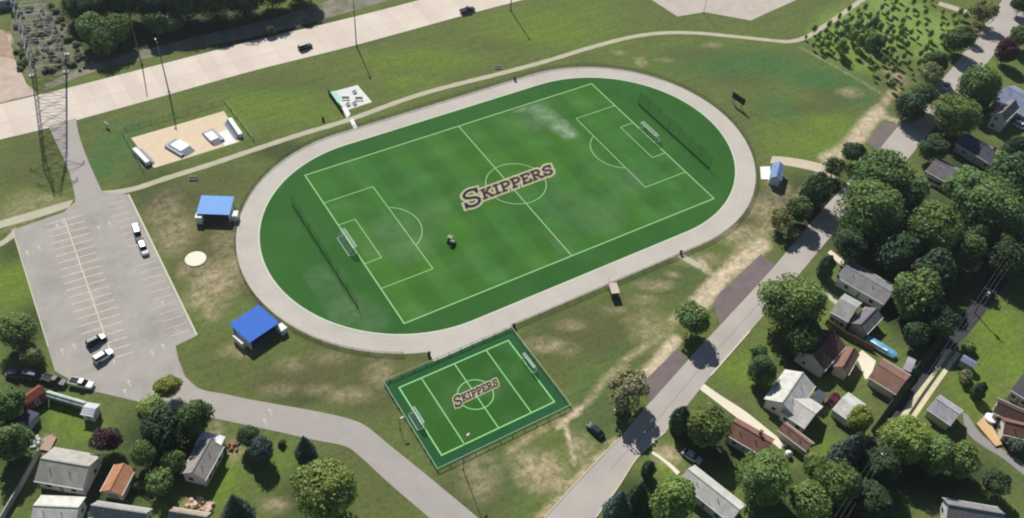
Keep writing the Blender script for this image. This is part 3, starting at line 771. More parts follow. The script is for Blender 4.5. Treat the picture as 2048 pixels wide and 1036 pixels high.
TREES = [
    # street trees, upper right
    (1843, 192, 33, 'broad', 'dark', 'dark street tree just above the topmost dark asphalt patch on the street'),
    (1862, 150, 24, 'loose', 'olive', 'thin olive tree between the sapling plot and the street, in the middle of its row'),
    (1872, 128, 29, 'broad', 'dark', 'dark round street tree at the right edge of the sapling plot'),
    (1919, 80, 29, 'broad', 'dark', 'dark street tree beside the upper right corner of the sapling plot'),
    (1944, 68, 14, 'loose', 'olive', 'small brownish tree right beside a dark street tree near the top junction'),
    (1966, 22, 27, 'loose', 'olive', 'pale olive tree beside the street junction at the top right'),
    (2014, 102, 26, 'broad', 'purple', 'purplish dark tree beside the street on the right edge of the picture'),
    (2044, 70, 27, 'broad', 'dark', 'dark green tree at the right edge of the picture below the street junction'),
    (2044, 6, 24, 'broad', 'ever', 'very dark tree in the top right corner of the picture'),
    (1958, 172, 40, 'broad', 'mid', 'bright round tree left of the blue grey roof on the right edge'),
    (1914, 228, 47, 'big', 'bright', 'large olive green tree between the street and the white gabled house'),
    (1868, 298, 30, 'broad', 'ever', 'dark tree beside the grey house with a white van, at the street edge'),
    (1822, 215, 28, 'broad', 'ever', 'deep green tree overhanging the street above the small asphalt patch'),
    (1999, 330, 30, 'bush', 'mid', 'low green shrub at the end of the long shaded house'),
    (2030, 300, 30, 'broad', 'ever', 'dark tree behind the long shaded house at the right edge'),
    # by the right shelter and the wooded block
    (1710, 303, 25, 'broad', 'ever', 'small dark round tree standing alone at the lower end of the topmost asphalt patch'),
    (1668, 335, 22, 'loose', 'ever', 'small dark tree beside the tan path to the track'),
    (1632, 384, 33, 'broad', 'ever', 'dark tree right of the small blue roofed kiosk'),
    (1600, 420, 30, 'broad', 'dark', 'dark tree at the left edge of the wooded block beside the street'),
    (1562, 440, 24, 'loose', 'olive', 'sparse olive shrub-like tree on the grass between track and street'),
    (1585, 468, 18, 'bush', 'olive', 'olive shrub beside the street below the sparse olive tree', 'shrub'),
    (1765, 362, 66, 'big', 'mid', 'huge tree at the top of the wooded block, next to the street'),
    (1740, 425, 70, 'big', 'mid', 'huge tree in the middle of the wooded block by the street'),
    (1870, 458, 66, 'big', 'mid', 'huge round tree in the centre of the wooded block, lit on top'),
    (1978, 408, 76, 'big', 'mid', 'widest crown at the right side of the wooded block, by the alley'),
    (2020, 365, 50, 'broad', 'dark', 'tree behind the widest crown at the right edge of the wooded block'),
    (1930, 375, 44, 'broad', 'mid', 'tree below the grey house with the white van, upper middle of the wooded block'),
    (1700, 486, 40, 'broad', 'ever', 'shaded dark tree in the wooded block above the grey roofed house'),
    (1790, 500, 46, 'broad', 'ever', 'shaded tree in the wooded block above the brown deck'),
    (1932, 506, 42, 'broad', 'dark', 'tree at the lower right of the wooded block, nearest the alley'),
    (1836, 592, 54, 'broad', 'mid', 'round leafy tree right of the grey roofed house with white eaves'),
    (1880, 640, 38, 'broad', 'ever', 'dark tree against the left edge of the alley behind the yards'),
    (1835, 668, 30, 'broad', 'ever', 'dark tree beside the blue covered boat'),
    (2020, 520, 40, 'broad', 'ever', 'dark tree at the right edge of the picture beside the alley'),
    (1586, 604, 66, 'big', 'mid', 'large street tree left of the white house with crossed gables'),
    (1654, 532, 17, 'column', 'ever', 'slim dark evergreen beside the walk of the grey roofed house with white eaves'),
    (1604, 672, 38, 'broad', 'dark', 'dark tree shading the left end of the brown roofed house'),
    (1525, 738, 34, 'broad', 'dark', 'round dark tree left of the white roofed L-shaped house'),
    (1516, 700, 20, 'bush', 'mid', 'pale green shrub at the edge of the front lawn above the cream driveway', 'shrub'),
    (1391, 637, 40, 'broad', 'mid', 'lone round tree at the lower end of the middle asphalt patch on the street'),
    (1256, 780, 44, 'loose', 'grey', 'sparse greyish tree beside the lowest asphalt patch on the street'),
    (1362, 838, 22, 'column', 'ever', 'dark egg-shaped evergreen at the kerb left of the red brown house'),
    (1412, 852, 46, 'broad', 'mid', 'bright bushy tree against the red brown house'),
    (1298, 938, 15, 'column', 'ever', 'narrow dark evergreen at the corner of the dry dirt yard'),
    (1240, 1005, 30, 'cone', 'spruce', 'bluish dark conifer nearest the street at the bottom edge'),
    (1278, 985, 28, 'cone', 'ever', 'dark conifer behind the bluish one near the bottom edge'),
    (1345, 1006, 54, 'broad', 'bright', 'bright green tree beside the long light grey roof at the bottom'),
    (1528, 955, 58, 'big', 'bright', 'large bright tree right of the long light grey roof at the bottom'),
    (1622, 1006, 46, 'broad', 'mid', 'tree at the bottom edge right of the large bright tree'),
    (1672, 968, 48, 'broad', 'mid', 'tree between the large bright tree and the blue spruce'),
    (1718, 838, 30, 'broad', 'yellow', 'yellow green tree over the end of the small white garage'),
    (1708, 895, 38, 'cone', 'spruce', 'blue grey spruce left of the alley below the yellow green tree'),
    (1812, 880, 54, 'big', 'bright', 'large tree at the lower end of the pale wheel tracks'),
    (1868, 908, 46, 'broad', 'mid', 'middle tree of the row below the grey garage'),
    (1925, 920, 38, 'broad', 'mid', 'tree at the right end of the row below the grey garage'),
    (1990, 962, 34, 'broad', 'ever', 'dark tree below the curving grey driveway in the lower right'),
    (2030, 890, 24, 'bush', 'spruce', 'blue green shrub under the brown roof at the right edge', 'shrub'),
    (1938, 694, 17, 'bush', 'mid', 'green shrub behind the small blue grey shed by the alley', 'shrub'),
    (1932, 757, 20, 'bush', 'olive', 'olive shrub in front of the small blue grey shed by the alley', 'shrub'),
    (1960, 780, 14, 'column', 'ever', 'slim cypress on the lawn casting a pointed shadow, right of the grey garage'),
    (1740, 1000, 40, 'broad', 'ever', 'very dark tree at the bottom edge beside the alley'),
    (1808, 400, 50, 'broad', 'mid', 'tree filling the gap between the huge crowns at the top of the wooded block'),
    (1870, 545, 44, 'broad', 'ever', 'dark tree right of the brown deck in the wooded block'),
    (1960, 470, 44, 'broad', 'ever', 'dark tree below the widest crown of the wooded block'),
    (2040, 440, 40, 'broad', 'ever', 'dark tree at the right edge where the alley leaves the picture'),
    (1762, 930, 40, 'broad', 'ever', 'shaded tree below the lower utility pole beside the alley'),
    (1630, 930, 30, 'broad', 'mid', 'small tree right of the white tank, below the red brown shed'),
    # lower left
    (335, 775, 27, 'broad', 'yellow', 'yellow green tree poking into the lower road below the car park'),
    (304, 818, 31, 'broad', 'bright', 'lime green tree below the yellow green one by the car park'),
    (384, 836, 44, 'broad', 'dark', 'wide dark tree beside the bend of the lower road'),
    (330, 858, 46, 'broad', 'ever', 'deep dark tree in the middle of the clump by the lower road'),
    (217, 878, 31, 'broad', 'purple', 'round purple leaved tree on the lawn in the lower left'),
    (288, 905, 34, 'broad', 'mid', 'green tree right of the purple leaved tree'),
    (346, 922, 24, 'broad', 'mid', 'small green tree left of the white ended grey house'),
    (318, 962, 27, 'loose', 'mid', 'loose tree above the rubble patch beside the bottom edge'),
    (278, 968, 15, 'bush', 'dark', 'dark shrub covering the end of the orange garage', 'shrub'),
    (12, 806, 38, 'broad', 'mid', 'tree at the left edge beside the red brown shed'),
    (22, 882, 44, 'broad', 'dark', 'dark tree at the left edge below the red brown shed'),
    (32, 660, 44, 'big', 'mid', 'large bushy tree on the grass left of the car park'),
    (64, 708, 24, 'broad', 'olive', 'small olive tree at the car park corner beside the large bushy tree'),
    (496, 872, 27, 'broad', 'ever', 'dark round evergreen nearest the white ended grey house'),
    (522, 900, 27, 'broad', 'spruce', 'blue green evergreen overlapping the dark round one'),
    (609, 890, 22, 'cone', 'spruce', 'pointed dark spruce below the lower road, its tip over the asphalt'),
    (650, 978, 76, 'big', 'bright', 'largest leafy tree at the bottom edge left of the lower road'),
    (471, 1014, 32, 'cone', 'spruce', 'broad dark spruce at the bottom edge right of the houses'),
    (564, 886, 10, 'bush', 'ever', 'tiny dark shrub at the edge of the lower road left of the spruce', 'shrub'),
    (540, 62, 15, 'bush', 'ever', 'dark shrub on the gravel strip above the avenue', 'shrub'),
    # wood along the top left
    (182, 52, 36, 'broad', 'mid', 'lit tree at the front left of the wood beside the scrub plot'),
    (232, 58, 34, 'broad', 'mid', 'second tree of the wood beside the scrub plot, with a bright top'),
    (206, 86, 26, 'broad', 'dark', 'shaded tree in front of the bright topped pair by the gravel strip'),
    (312, 48, 27, 'broad', 'dark', 'tree standing forward of the wood right of the wooden pole'),
    (344, 44, 24, 'broad', 'dark', 'smaller tree touching the one right of the wooden pole'),
]
for k, (x, y, r_) in enumerate(((150, 14, 30), (196, 6, 40), (250, -2, 46), (305, 2, 44), (365, -4, 48), (425, -6, 46), (484, -14, 46), (540, -24, 44), (596, -34, 40))):
    TREES.append((x, y, r_, 'big', 'ever', ['leftmost tree of the dense dark row along the top edge', 'tree second from the left in the dark row along the top edge', 'tree behind the wooden pole in the dark row along the top edge', 'tree right of the wooden pole in the dark row along the top edge',
        'middle tree of the dark row along the top edge', 'tree right of the middle in the dark row along the top edge', 'tree third from the right end of the dark top row', 'tree second from the right end of the dark top row', 'rightmost tree of the dark row along the top edge'][k], 'tree', None, 'dense trees along the top edge'))
for a in TREES: tree(*a)

# young trees of the planted plot
sap_me = []
for i in range(4):
    r = np.random.default_rng(200 + i); n = 260
    d = rnd_dirs(r, n); P = d * (r.uniform(.45, 1.05, n))[:, None] * np.array([.75, .75, 1.15]) + np.array([0, 0, 1.5])
    Q = leaf_quads(P, d, np.full(n, .16), r)
    mb = MB(); mb.tube((0, 0, 0), (0, 0, 1.2), .06, .04, 6)
    me = mesh_from_quads('sapling', Q, M_leaf()); sap_me.append(me)
POLY = [(1612, 92), (1650, 62), (1690, 28), (1735, 6), (1800, 2), (1880, 8), (1935, 42), (1905, 70), (1890, 98), (1850, 112), (1838, 150), (1795, 178), (1772, 190), (1740, 158), (1690, 132), (1650, 118)]
def inside(x, y):
    c = False; j = len(POLY) - 1
    for i in range(len(POLY)):
        xi, yi = POLY[i]; xj, yj = POLY[j]
        if (yi > y) != (yj > y) and x < (xj - xi) * (y - yi) / (yj - yi) + xi: c = not c
        j = i
    return c
sp = []; tries = 0
fixed = [(1610, 80), (1626, 68), (1640, 100), (1678, 105), (1655, 60), (1676, 42)]
while len(sp) < 125 and tries < 20000:
    tries += 1
    x, y = (fixed[len(sp)] if len(sp) < len(fixed) else (random.uniform(1605, 1940), random.uniform(0, 195)))
    if len(sp) >= len(fixed) and not inside(x, y): continue
    dens = 9 if (x < 1800 and y > 40) else 12
    if any((x - a) ** 2 + (y - b) ** 2 * 1.6 < dens ** 2 for a, b in sp): continue
    sp.append((x, y))
for i, (x, y) in enumerate(sp):
    g = G(x, y); me = sap_me[i % 4]
    o = link('sapling', me, None, tuple(v * random.uniform(.8, 1.1) for v in random.choice([SPEC['mid'], SPEC['mid'], SPEC['bright'], SPEC['yellow']])[:3]) + (1,))
    s = random.uniform(.7, 1.45) * (1.6 if 1670 < x < 1770 and 60 < y < 125 else 1)
    o.location = (g.x, g.y, 0); o.scale = (s, s, s * random.uniform(.9, 1.3)); o.rotation_euler = (0, 0, random.uniform(0, 6))
    tag(o, 'small dark green young tree in the planted grass plot at the upper right', 'young tree', 'young trees in the planted plot')
# scrub on the stony plot
for i in range(105):
    for _ in range(60):
        x, y = random.uniform(30, 170), random.uniform(12, 146)
        if y < 150 and x > 20 + max(0, (y - 60) * .25) and x < 108 + (y - 4) * .6: break
    g = G(x, y); sc = random.uniform(.6, 1.7)
    o = link('scrub_bush', CR['bush'][i % 3], None, tuple(v * .95 for v in random.choice([SPEC['grey'], SPEC['olive'], SPEC['grey'], SPEC['dark']])[:3]) + (1,))
    o.location = (g.x, g.y, sc * .35); o.scale = (sc, sc, sc * .8); o.rotation_euler = (0, 0, random.uniform(0, 6))
    tag(o, 'low scrubby bush on the stony plot at the upper left', 'bush', 'scrub bushes on the stony plot')

# ------------------------------------------------------------------ buildings
glass = M('window_glass', S(58, 68, 80), .12, .1, 1, 4, .6)
white_tr = M('white_trim', S(226, 226, 222), .6, .06)
def roof_mat(key, col): return M('roof_' + key, col, .88, .22, .7, 6, .2, blotch=tuple(c * .7 for c in col[:3]) + (1,), bamt=.6, bscale=.45)
def wall_mat(key, col): return M('wall_' + key, col, .8, .08, .8, 8)
def rect_from(px, h):
    P = [G(x, y, h) for x, y in px]; A, B, C, D = P
    c = (A + B + C + D) / 4; u = ((B - A) + (C - D)); u.z = 0
    L = ((B - A).length + (C - D).length) / 2; Wd = ((D - A).length + (C - B).length) / 2
    return c, u.normalized(), L, Wd
def house(name, label, cat, px, h=2.7, rh=1.5, roof=('grey', S(150, 146, 142)), wall=('white', S(214, 212, 206)), ridge='u', win=True, door=True, chimney=False,
          garage=False, trim=True, group=None, parent=None, flat=False, hip=False):
    c, u, L, Wd = rect_from(px, h)
    if ridge == 'v': u = Vector((-u.y, u.x, 0)); L, Wd = Wd, L
    rz = math.atan2(u.y, u.x)
    if parent is None: t = thing(name, label, cat, (c.x, c.y, 0), rz, group)
    else: t = parent
    ov = .35 if L > 5 else .18; hl, hw = L / 2 - ov, Wd / 2 - ov
    W_ = wall_mat(*wall); R_ = roof_mat(*roof)
    if flat: rh = .25
    if not flat and L > 7: rh *= 1.3
    k = rh / (Wd / 2)
    ev = h + k * ov - .16
    loc = None
    def B(mb, nm, mat, par=None):
        o = mb.build(nm, mat, par or t)
        if parent is not None and par is None:
            d = Vector((c.x, c.y, 0)) - parent.location; a = -parent.rotation_euler.z
            o.location = (d.x * math.cos(a) - d.y * math.sin(a), d.x * math.sin(a) + d.y * math.cos(a), 0); o.rotation_euler = (0, 0, rz + a)
        return o
    mb = MB()
    if hip: mb.box((0, 0, (h - .12) / 2 - .02), (hl * 2, hw * 2, h - .08))
    else: mb.prism([(-hw, -.05), (hw, -.05), (hw, ev), (0, h + rh - .2), (-hw, ev)], -hl, hl)
    B(mb, 'wall', W_)
    mb = MB()
    if hip:
        e = min(Wd * .42, L * .42); th = .14
        A = [(-L / 2, -Wd / 2, h), (L / 2, -Wd / 2, h), (L / 2, Wd / 2, h), (-L / 2, Wd / 2, h)]; r1, r2 = (-L / 2 + e, 0, h + rh), (L / 2 - e, 0, h + rh)
        mb.v = A + [r1, r2] + [(x, y, z - th) for x, y, z in A]
        mb.f = [(0, 1, 5, 4), (1, 2, 5), (2, 3, 4, 5), (3, 0, 4), (9, 8, 7, 6), (0, 6, 7, 1), (1, 7, 8, 2), (2, 8, 9, 3), (3, 9, 6, 0)]
    else:
        mb.prism([(-Wd / 2, h), (-Wd / 2, h - .14), (0, h + rh - .17), (Wd / 2, h - .14), (Wd / 2, h), (0, h + rh)], -L / 2, L / 2)
    ro = B(mb, 'roof', R_)
    if L > 5 and not flat and not hip:
        mb = MB(); mb.box((0, 0, h + rh + .01), (L, .3, .06)); mb.build('ridge_cap', R_, ro)
    if trim:
        for s in (-1, 1):
            mb = MB(); mb.box((0, s * (Wd / 2 + .07), h - .06), (L + .1, .12, .14)); B(mb, 'gutter', white_tr)
    if chimney:
        mb = MB(); mb.box((L * .18, Wd * .12, h + rh + .1), (.7, .6, 1.5)); mb.box((L * .18, Wd * .12, h + rh + .9), (.8, .7, .1)); mb.build('chimney', M('brick', S(140, 92, 78), .9, .2, 2, 14), ro)
    if L > 7 and not flat:
        for q in range(2):
            mb = MB(); xx = L * (-.25 + .4 * q); yy = -Wd * .2; mb.tube((xx, yy, h + rh * .5), (xx, yy, h + rh * .6 + .55), .09, .09, 8); mb.build('vent_pipe', M('vent_grey', S(120, 118, 116)), ro)
    def opening(nm, x, y, z, wx, hz, along):
        mb = MB(); mb.box((x, y, z), (wx, .1, hz) if along == 'x' else (.1, wx, hz)); f = B(mb, nm, white_tr)
        mb = MB(); mb.box((x, y, z), (wx - .22, .15, hz - .22) if along == 'x' else (.15, wx - .22, hz - .22))
        mb.build('pane' if nm == 'window' else 'panel', glass if nm == 'window' else M('door_paint', S(150, 140, 132)), f)
    if win:
        zs = [1.45] if h < 4 else [1.3, 3.8]
        for z in zs:
            for s in (-1, 1):
                for fx in (-.5, .5): opening('window', fx * hl * 1.1, s * hw, z, 1.3, 1.2, 'x')
                if not (hip and Wd < 5): opening('window', s * hl, hw * .35, z, 1.2, 1.2, 'y')
    if door: opening('door', 0, -hw, 1.02, 1.0, 2.1, 'x')
    if garage: opening('garage_door', -hl, 0, 1.1, min(2.6, hw * 1.5), 2.1, 'y')
    return t

G1 = ('lightgrey', S(206, 204, 196)); G2 = ('grey', S(142, 136, 134)); BR = ('brown', S(140, 108, 94)); DK = ('darkbrown', S(84, 68, 62)); BG = ('bluegrey', S(132, 142, 164)); OR = ('orange', S(186, 134, 102)); PG = ('mauvegrey', S(170, 166, 172))
RB = ('redbrown', S(142, 84, 66)); ST = ('slate', S(84, 88, 98))
CW = ('cream', S(206, 198, 180)); WW = ('white', S(216, 216, 212)); TW = ('tan', S(176, 160, 138)); GW = ('greyboard', S(170, 172, 170)); BW = ('brickred', S(128, 84, 70))
# right side, from the top
house('house', 'house with a broad blue grey roof cut by the upper right edge', 'house', [(2003, 205), (2075, 245), (2085, 205), (2010, 164)], 3.2, 1.8, BG, GW)
house('house', 'small house with a white two-window gable facing the viewer on the right', 'house', [(1990, 232), (2018, 246), (2034, 214), (2004, 200)], 4.6, 1.6, G2, WW, ridge='v')
house('house', 'long low house in tree shade right of the red leaved shrub', 'house', [(1910, 288), (2000, 338), (2016, 316), (1938, 266)], 2.8, 1.5, ST, GW, chimney=True)
house('house', 'grey house with a white van at its front, below the red leaved shrub', 'house', [(1853, 344), (1924, 382), (1944, 355), (1878, 315)], 3.0, 1.6, ('mauve', S(124, 118, 124)), CW)
house('house', 'grey roofed house with white eaves right of the large street tree', 'house', [(1678, 554), (1768, 612), (1796, 573), (1697, 522)], 3.0, 1.0, ('warmgrey', S(138, 136, 138)), WW, chimney=False)
t = house('house', 'white house with crossed gables and a mauve rear wing behind the board fence', 'house', [(1660, 622), (1694, 644), (1726, 606), (1690, 590)], 3.4, 1.8, ('palegrey', S(172, 172, 166)), WW, ridge='u')
house('wing', '', '', [(1704, 650), (1738, 669), (1762, 634), (1728, 610)], 2.8, 1.2, ('mauve', S(124, 118, 124)), GW, parent=t, win=False, door=True, ridge='v')
t = house('house', 'brown roofed house with a lit brown rear wing and cream patio', 'house', [(1592, 705), (1652, 743), (1690, 692), (1634, 656)], 3.3, 1.9, ('brown_tree_shade', S(112, 88, 80)), GW, ridge='v')  # main roof colour darkened for the big tree's shade
house('wing', '', '', [(1668, 738), (1697, 747), (1719, 712), (1686, 690)], 2.7, 1.2, BR, CW, parent=t, win=False, ridge='v')
house('garage', 'large brown gabled garage between the cream patio and the alley', 'garage', [(1741, 754), (1792, 792), (1821, 748), (1762, 718)], 2.7, 1.5, BR, CW, garage=True, win=False, door=False)
house('garage', 'small white roofed garage under the yellow green tree', 'garage', [(1666, 817), (1700, 845), (1732, 808), (1695, 786)], 2.5, 1.1, G1, WW, garage=True, win=False, door=False)
t = house('house', 'L-shaped house with a near white roof and roof vents', 'house', [(1527, 798), (1589, 832), (1632, 774), (1573, 739)], 3.1, 1.6, G1, WW, ridge='v')
house('wing', '', '', [(1560, 822), (1608, 858), (1647, 813), (1598, 784)], 2.9, 1.5, G1, WW, parent=t, win=True, door=False)
house('shed', 'dark flat roofed shed tucked behind the near white L-shaped roof', 'shed', [(1622, 797), (1640, 808), (1656, 790), (1638, 778)], 2.3, .3, ST, GW, win=False, flat=True, trim=False)
house('shed', 'long red brown shed just below the near white L-shaped house', 'shed', [(1557, 860), (1612, 904), (1629, 886), (1571, 845)], 2.4, .9, BR, TW, win=False, garage=True, door=False)
house('house', 'red brown roofed house half hidden by the bright bushy tree', 'house', [(1452, 868), (1526, 914), (1552, 878), (1472, 836)], 2.9, 1.5, ('warmbrown', S(142, 106, 92)), GW, hip=False, chimney=True)
house('house', 'long house with a light grey roof at the bottom edge by the dirt yard', 'house', [(1358, 962), (1458, 1046), (1494, 1011), (1387, 931)], 3.0, 1.4, ('lightgrey', S(206, 204, 196)), WW, chimney=False)
house('garage', 'light mauve roofed garage right of the pale wheel tracks', 'garage', [(1859, 820), (1902, 853), (1926, 820), (1874, 788)], 2.7, 1.5, PG, CW, garage=True, win=False, door=False)
house('shed', 'small blue grey shed on the lawn right of the alley', 'shed', [(1919, 720), (1946, 735), (1955, 725), (1929, 709)], 2.2, .6, BG, GW, win=False, trim=False)
house('shed', 'small pale mauve shed behind the large brown garage', 'shed', [(1806, 738), (1822, 745), (1832, 720), (1816, 712)], 2.2, .5, PG, GW, win=False, trim=False)
house('house', 'house with a dark brown roof by the round white pool cover, right edge', 'house', [(1983, 823), (2040, 850), (2062, 826), (1998, 798)], 2.9, 1.4, DK, CW)
house('house', 'brown roofed house beside the timber deck at the right edge', 'house', [(1997, 862), (2075, 888), (2085, 850), (2010, 840)], 2.9, 1.4, ('warmbrown', S(142, 106, 92)), CW)
house('house', 'dark grey roofed house cut by the right edge beside the big lawn', 'house', [(2024, 783), (2066, 806), (2088, 760), (2050, 735)], 2.9, 1.4, ('darkgrey', S(96, 94, 96)), CW)
house('house', 'grey house at the very bottom edge in the lower right', 'house', [(1880, 1036), (1990, 1052), (2012, 1022), (1898, 1000)], 3.0, 1.5, ('warmgrey', S(138, 136, 138)), WW)
house('house', 'house roof glimpsed through the trees of the wooded block', 'house', [(1888, 345), (1925, 380), (1960, 360), (1920, 330)], 2.6, 1.2, G2, WW) if False else None
house('shed', 'small grey shed in the shade of the wooded block beside the alley', 'shed', [(1940, 524), (1960, 534), (1969, 524), (1950, 513)], 2.3, .6, PG, GW, win=False, trim=False)
# lower left
house('house', 'grey gabled house with a wide ridge in the lower left corner', 'house', [(67, 960), (162, 980), (205, 910), (108, 897)], 3.0, 1.7, ('stonegrey', S(178, 174, 164)), WW)
house('house', 'house with a white roof at the bottom edge below the grey gabled house', 'house', [(60, 1042), (152, 1052), (170, 992), (82, 994)], 2.9, 1.1, ('offwhite', S(214, 212, 202)), WW)
house('garage', 'orange roofed garage between the two grey houses', 'garage', [(201, 982), (247, 992), (268, 936), (229, 930)], 2.6, 1.3, OR, CW, win=False, garage=True, door=False, ridge='v')
house('house', 'grey house with a bright white upper end beside the dark tree clump', 'house', [(362, 948), (413, 961), (446, 893), (398, 880)], 3.0, 1.3, ('warmgrey2', S(162, 156, 148)), WW, ridge='v')
house('porch', 'bright white flat roofed porch at the upper end of the grey house', 'porch', [(392, 890), (438, 900), (449, 872), (402, 864)], 2.7, .3, ('brightwhite', S(238, 240, 240)), WW, win=False, flat=True, ridge='v')
house('house', 'house with a grey and white roof at the bottom edge right of the orange garage', 'house', [(176, 1034), (290, 1052), (304, 1018), (196, 1003)], 2.9, 1.3, ('stonegrey2', S(166, 164, 158)), WW)
house('house', 'small tan grey roof at the bottom edge beside the rubble', 'house', [(334, 1040), (410, 1054), (422, 1026), (348, 1016)], 2.7, 1.0, ('tangrey', S(166, 152, 136)), CW)
house('shed', 'red brown shed by the parked trucks on the left edge', 'shed', [(44, 800), (58, 815), (86, 778), (70, 767)], 2.6, .9, RB, BW, win=False, ridge='v', trim=False)
house('shed', 'dark low lean-to below the red brown shed', 'shed', [(34, 842), (58, 852), (78, 826), (54, 818)], 2.0, .3, ST, GW, win=False, flat=True, trim=False)
house('shed', 'long narrow shed with a pale green roof beside the parked pickup', 'shed', [(91, 792), (168, 814), (172, 803), (94, 780)], 1.9, .35, ('palegreen', S(190, 202, 190)), ('greenboard', S(120, 140, 120)), win=False, trim=False, door=False)
house('shed', 'square white grey shed at the end of the pale green shed', 'shed', [(165, 828), (190, 833), (196, 809), (170, 805)], 2.3, .6, ('whitegrey', S(204, 206, 214)), WW, win=False, trim=True)
house('house', 'blue grey roof at the top left corner of the picture', 'house', [(-60, 12), (24, -4), (30, -40), (-40, -30)], 3.0, 1.4, BG, GW)

# open shelters with blue roofs
def shelter(px, label, h, depth_out, boxr):
    c, u, L, Wd = rect_from(px, h); rz = math.atan2(u.y, u.x)
    t = thing('shelter', label, 'shelter', (c.x, c.y, 0), rz, 'blue roofed shelters beside the track')
    blue = M('blue_metal_roof', boxr[0], .6, .05, .6, 4, .2)
    mb = MB(); mb.prism([(-Wd / 2, h - .3), (-Wd / 2, h - .18), (Wd / 2, h + .22), (Wd / 2, h + .1)], -L / 2, L / 2); ro = mb.build('roof', blue, t)
    mb = MB()
    for i in range(15): x = -L / 2 + L * (i + .5) / 15; yy = [-Wd / 2 + .02, Wd / 2 - .02]; mb.loft([[(x - .04, y, h + y / Wd * .4 + .02 + e) , (x + .04, y, h + y / Wd * .4 + .02 + e), (x + .04, y, h + y / Wd * .4 + .07 + e), (x - .04, y, h + y / Wd * .4 + .07 + e)] for y, e in ((yy[0], .0), (yy[1], .0))])
    mb.build('roof_ribs', blue, ro)
    wl = M('shelter_wall', S(226, 226, 222), .8, .06)
    for s in (-1, 1):
        mb = MB(); mb.box((s * (L / 2 - .25), -Wd * .12, (h - .2) / 2), (.22, Wd * .72, h - .25)); mb.build('end_wall', wl, t)
        if depth_out: bx, by, bh, bl = ((-L / 2 - .2, -.3, 1.7, 3.4) if s < 0 else (L / 2 + .1, -Wd / 2 - .5, 1.6, 2.0))
        else: bx, by, bh, bl = ((-L / 2 + .6, -Wd / 2 - .1, 2.2, 1.8) if s < 0 else (L / 2 + .8, -Wd * .25, 1.7, 2.0))
        mb = MB(); mb.box((bx, by, bh / 2), (1.6, bl, bh)); mb.box((bx, by, bh + .05), (1.7, bl + .1, .1)); mb.build('store_box', M('white_store', S(236, 234, 224), .7, .05), t)
        mb = MB(); mb.tube((s * (L / 2 - .3), -Wd / 2 + .15, 0), (s * (L / 2 - .3), -Wd / 2 + .15, h - .3), .08); mb.build('post', wl, t)
    mb = MB(); mb.box((0, Wd / 2 - .5, h / 2 - .02), (L - .6, .2, h - .1)); mb.build('back_wall', wl, t)
    mb = MB(); mb.box((0, -.1, .05), (L - .2, Wd - .1, .1)); mb.build('floor', M('shelter_floor', S(120, 118, 116)), t)
    for yy in (-.6, .5):
        mb = MB(); mb.box((0, yy, .5), (L - 2, .45, .06)); 
        for x in (-1, 0, 1): mb.box((x * (L / 2 - 1.4), yy, .28), (.1, .4, .38))
        mb.build('bench', M('bench_wood', S(110, 96, 84)), t)
shelter([(391.5, 427), (459, 428), (468, 395), (404, 391)], 'open shelter with a light blue roof beside the upper left bend of the track', 2.9, 0, (S(118, 170, 232),))
MATS.pop('blue_metal_roof')
shelter([(495, 683), (557, 649), (519, 606), (463, 650)], 'open shelter with a deep blue roof beside the lower left bend of the track', 3.0, 1, (S(34, 106, 206),))
house('kiosk', 'small kiosk with a blue grey gabled roof right of the track', 'kiosk', [(1541, 358), (1566, 362), (1568, 333), (1543, 324)], 2.6, .9, ('kioskblue', S(124, 146, 182)), ('kiosk', S(206, 210, 216)), win=False, trim=False, ridge='v')
mb = MB(); mb.slab(GP([(1520, 334), (1540, 333), (1541, 359), (1522, 359)]), .12)
tag(mb.build('concrete_slab', M('white_concrete', S(240, 236, 230))), 'square white concrete slab left of the small kiosk by the track', 'concrete slab')

# scorer's hut by the near straight
b = G(1226, 588); a = G(1219, 567); dd = (a - b); rz = math.atan2(dd.y, dd.x)
t = thing('scorers_hut', 'small tan roofed scoring hut at the outer edge of the near straight', 'hut', (b.x, b.y, 0), rz)
MB().box((0, 0, 1.0), (3.0, 1.7, 2.0)).build('wall', M('hut_wall', S(120, 108, 96)), t)
MB().box((0, 0, 2.12), (3.4, 2.1, .16)).build('roof', M('hut_roof', S(206, 188, 168), .85, .08), t)
MB().box((-1.52, 0, 1.0), (.1, .9, 1.8)).build('door', M('hut_door', S(70, 62, 58)), t)
MB().box((0, .87, 1.3), (1.8, .1, .8)).build('window', glass, t)
def pole(px, py, h, name, label, cat, lamp=None, r=.09, mat=None, group=None, heads=0, arm=1.6, adir=0.0):
    g = G(px, py); t = thing(name, label, cat, (g.x, g.y, 0), adir, group)
    mt = mat or M('galvanised', S(150, 150, 150), .5, .1)
    MB().tube((0, 0, 0), (0, 0, h), r, r * .6, 10).build('pole', mt, t)
    MB().tube((0, 0, 0), (0, 0, .35), r * 2, r * 1.6, 10).build('base', mt, t)
    for k in range(heads):
        s = 1 if k == 0 else -1
        mb = MB(); mb.tube((0, 0, h - .1), (s * arm, 0, h + .25), .05, .04, 6); ar = mb.build('arm', mt, t)
        mb = MB(); mb.box((s * (arm + .3), 0, h + .25), (.8, .34, .16)); mb.build('lamp_head', M('lamp_white', S(215, 215, 210)), ar)
    return t
pole(1215, 576, 4.2, 'flagpole', 'thin pale pole beside the tan roofed scoring hut', 'pole', r=.06, mat=white_tr)
wood = M('pole_wood', S(104, 92, 80), .9, .2, 2, 9)
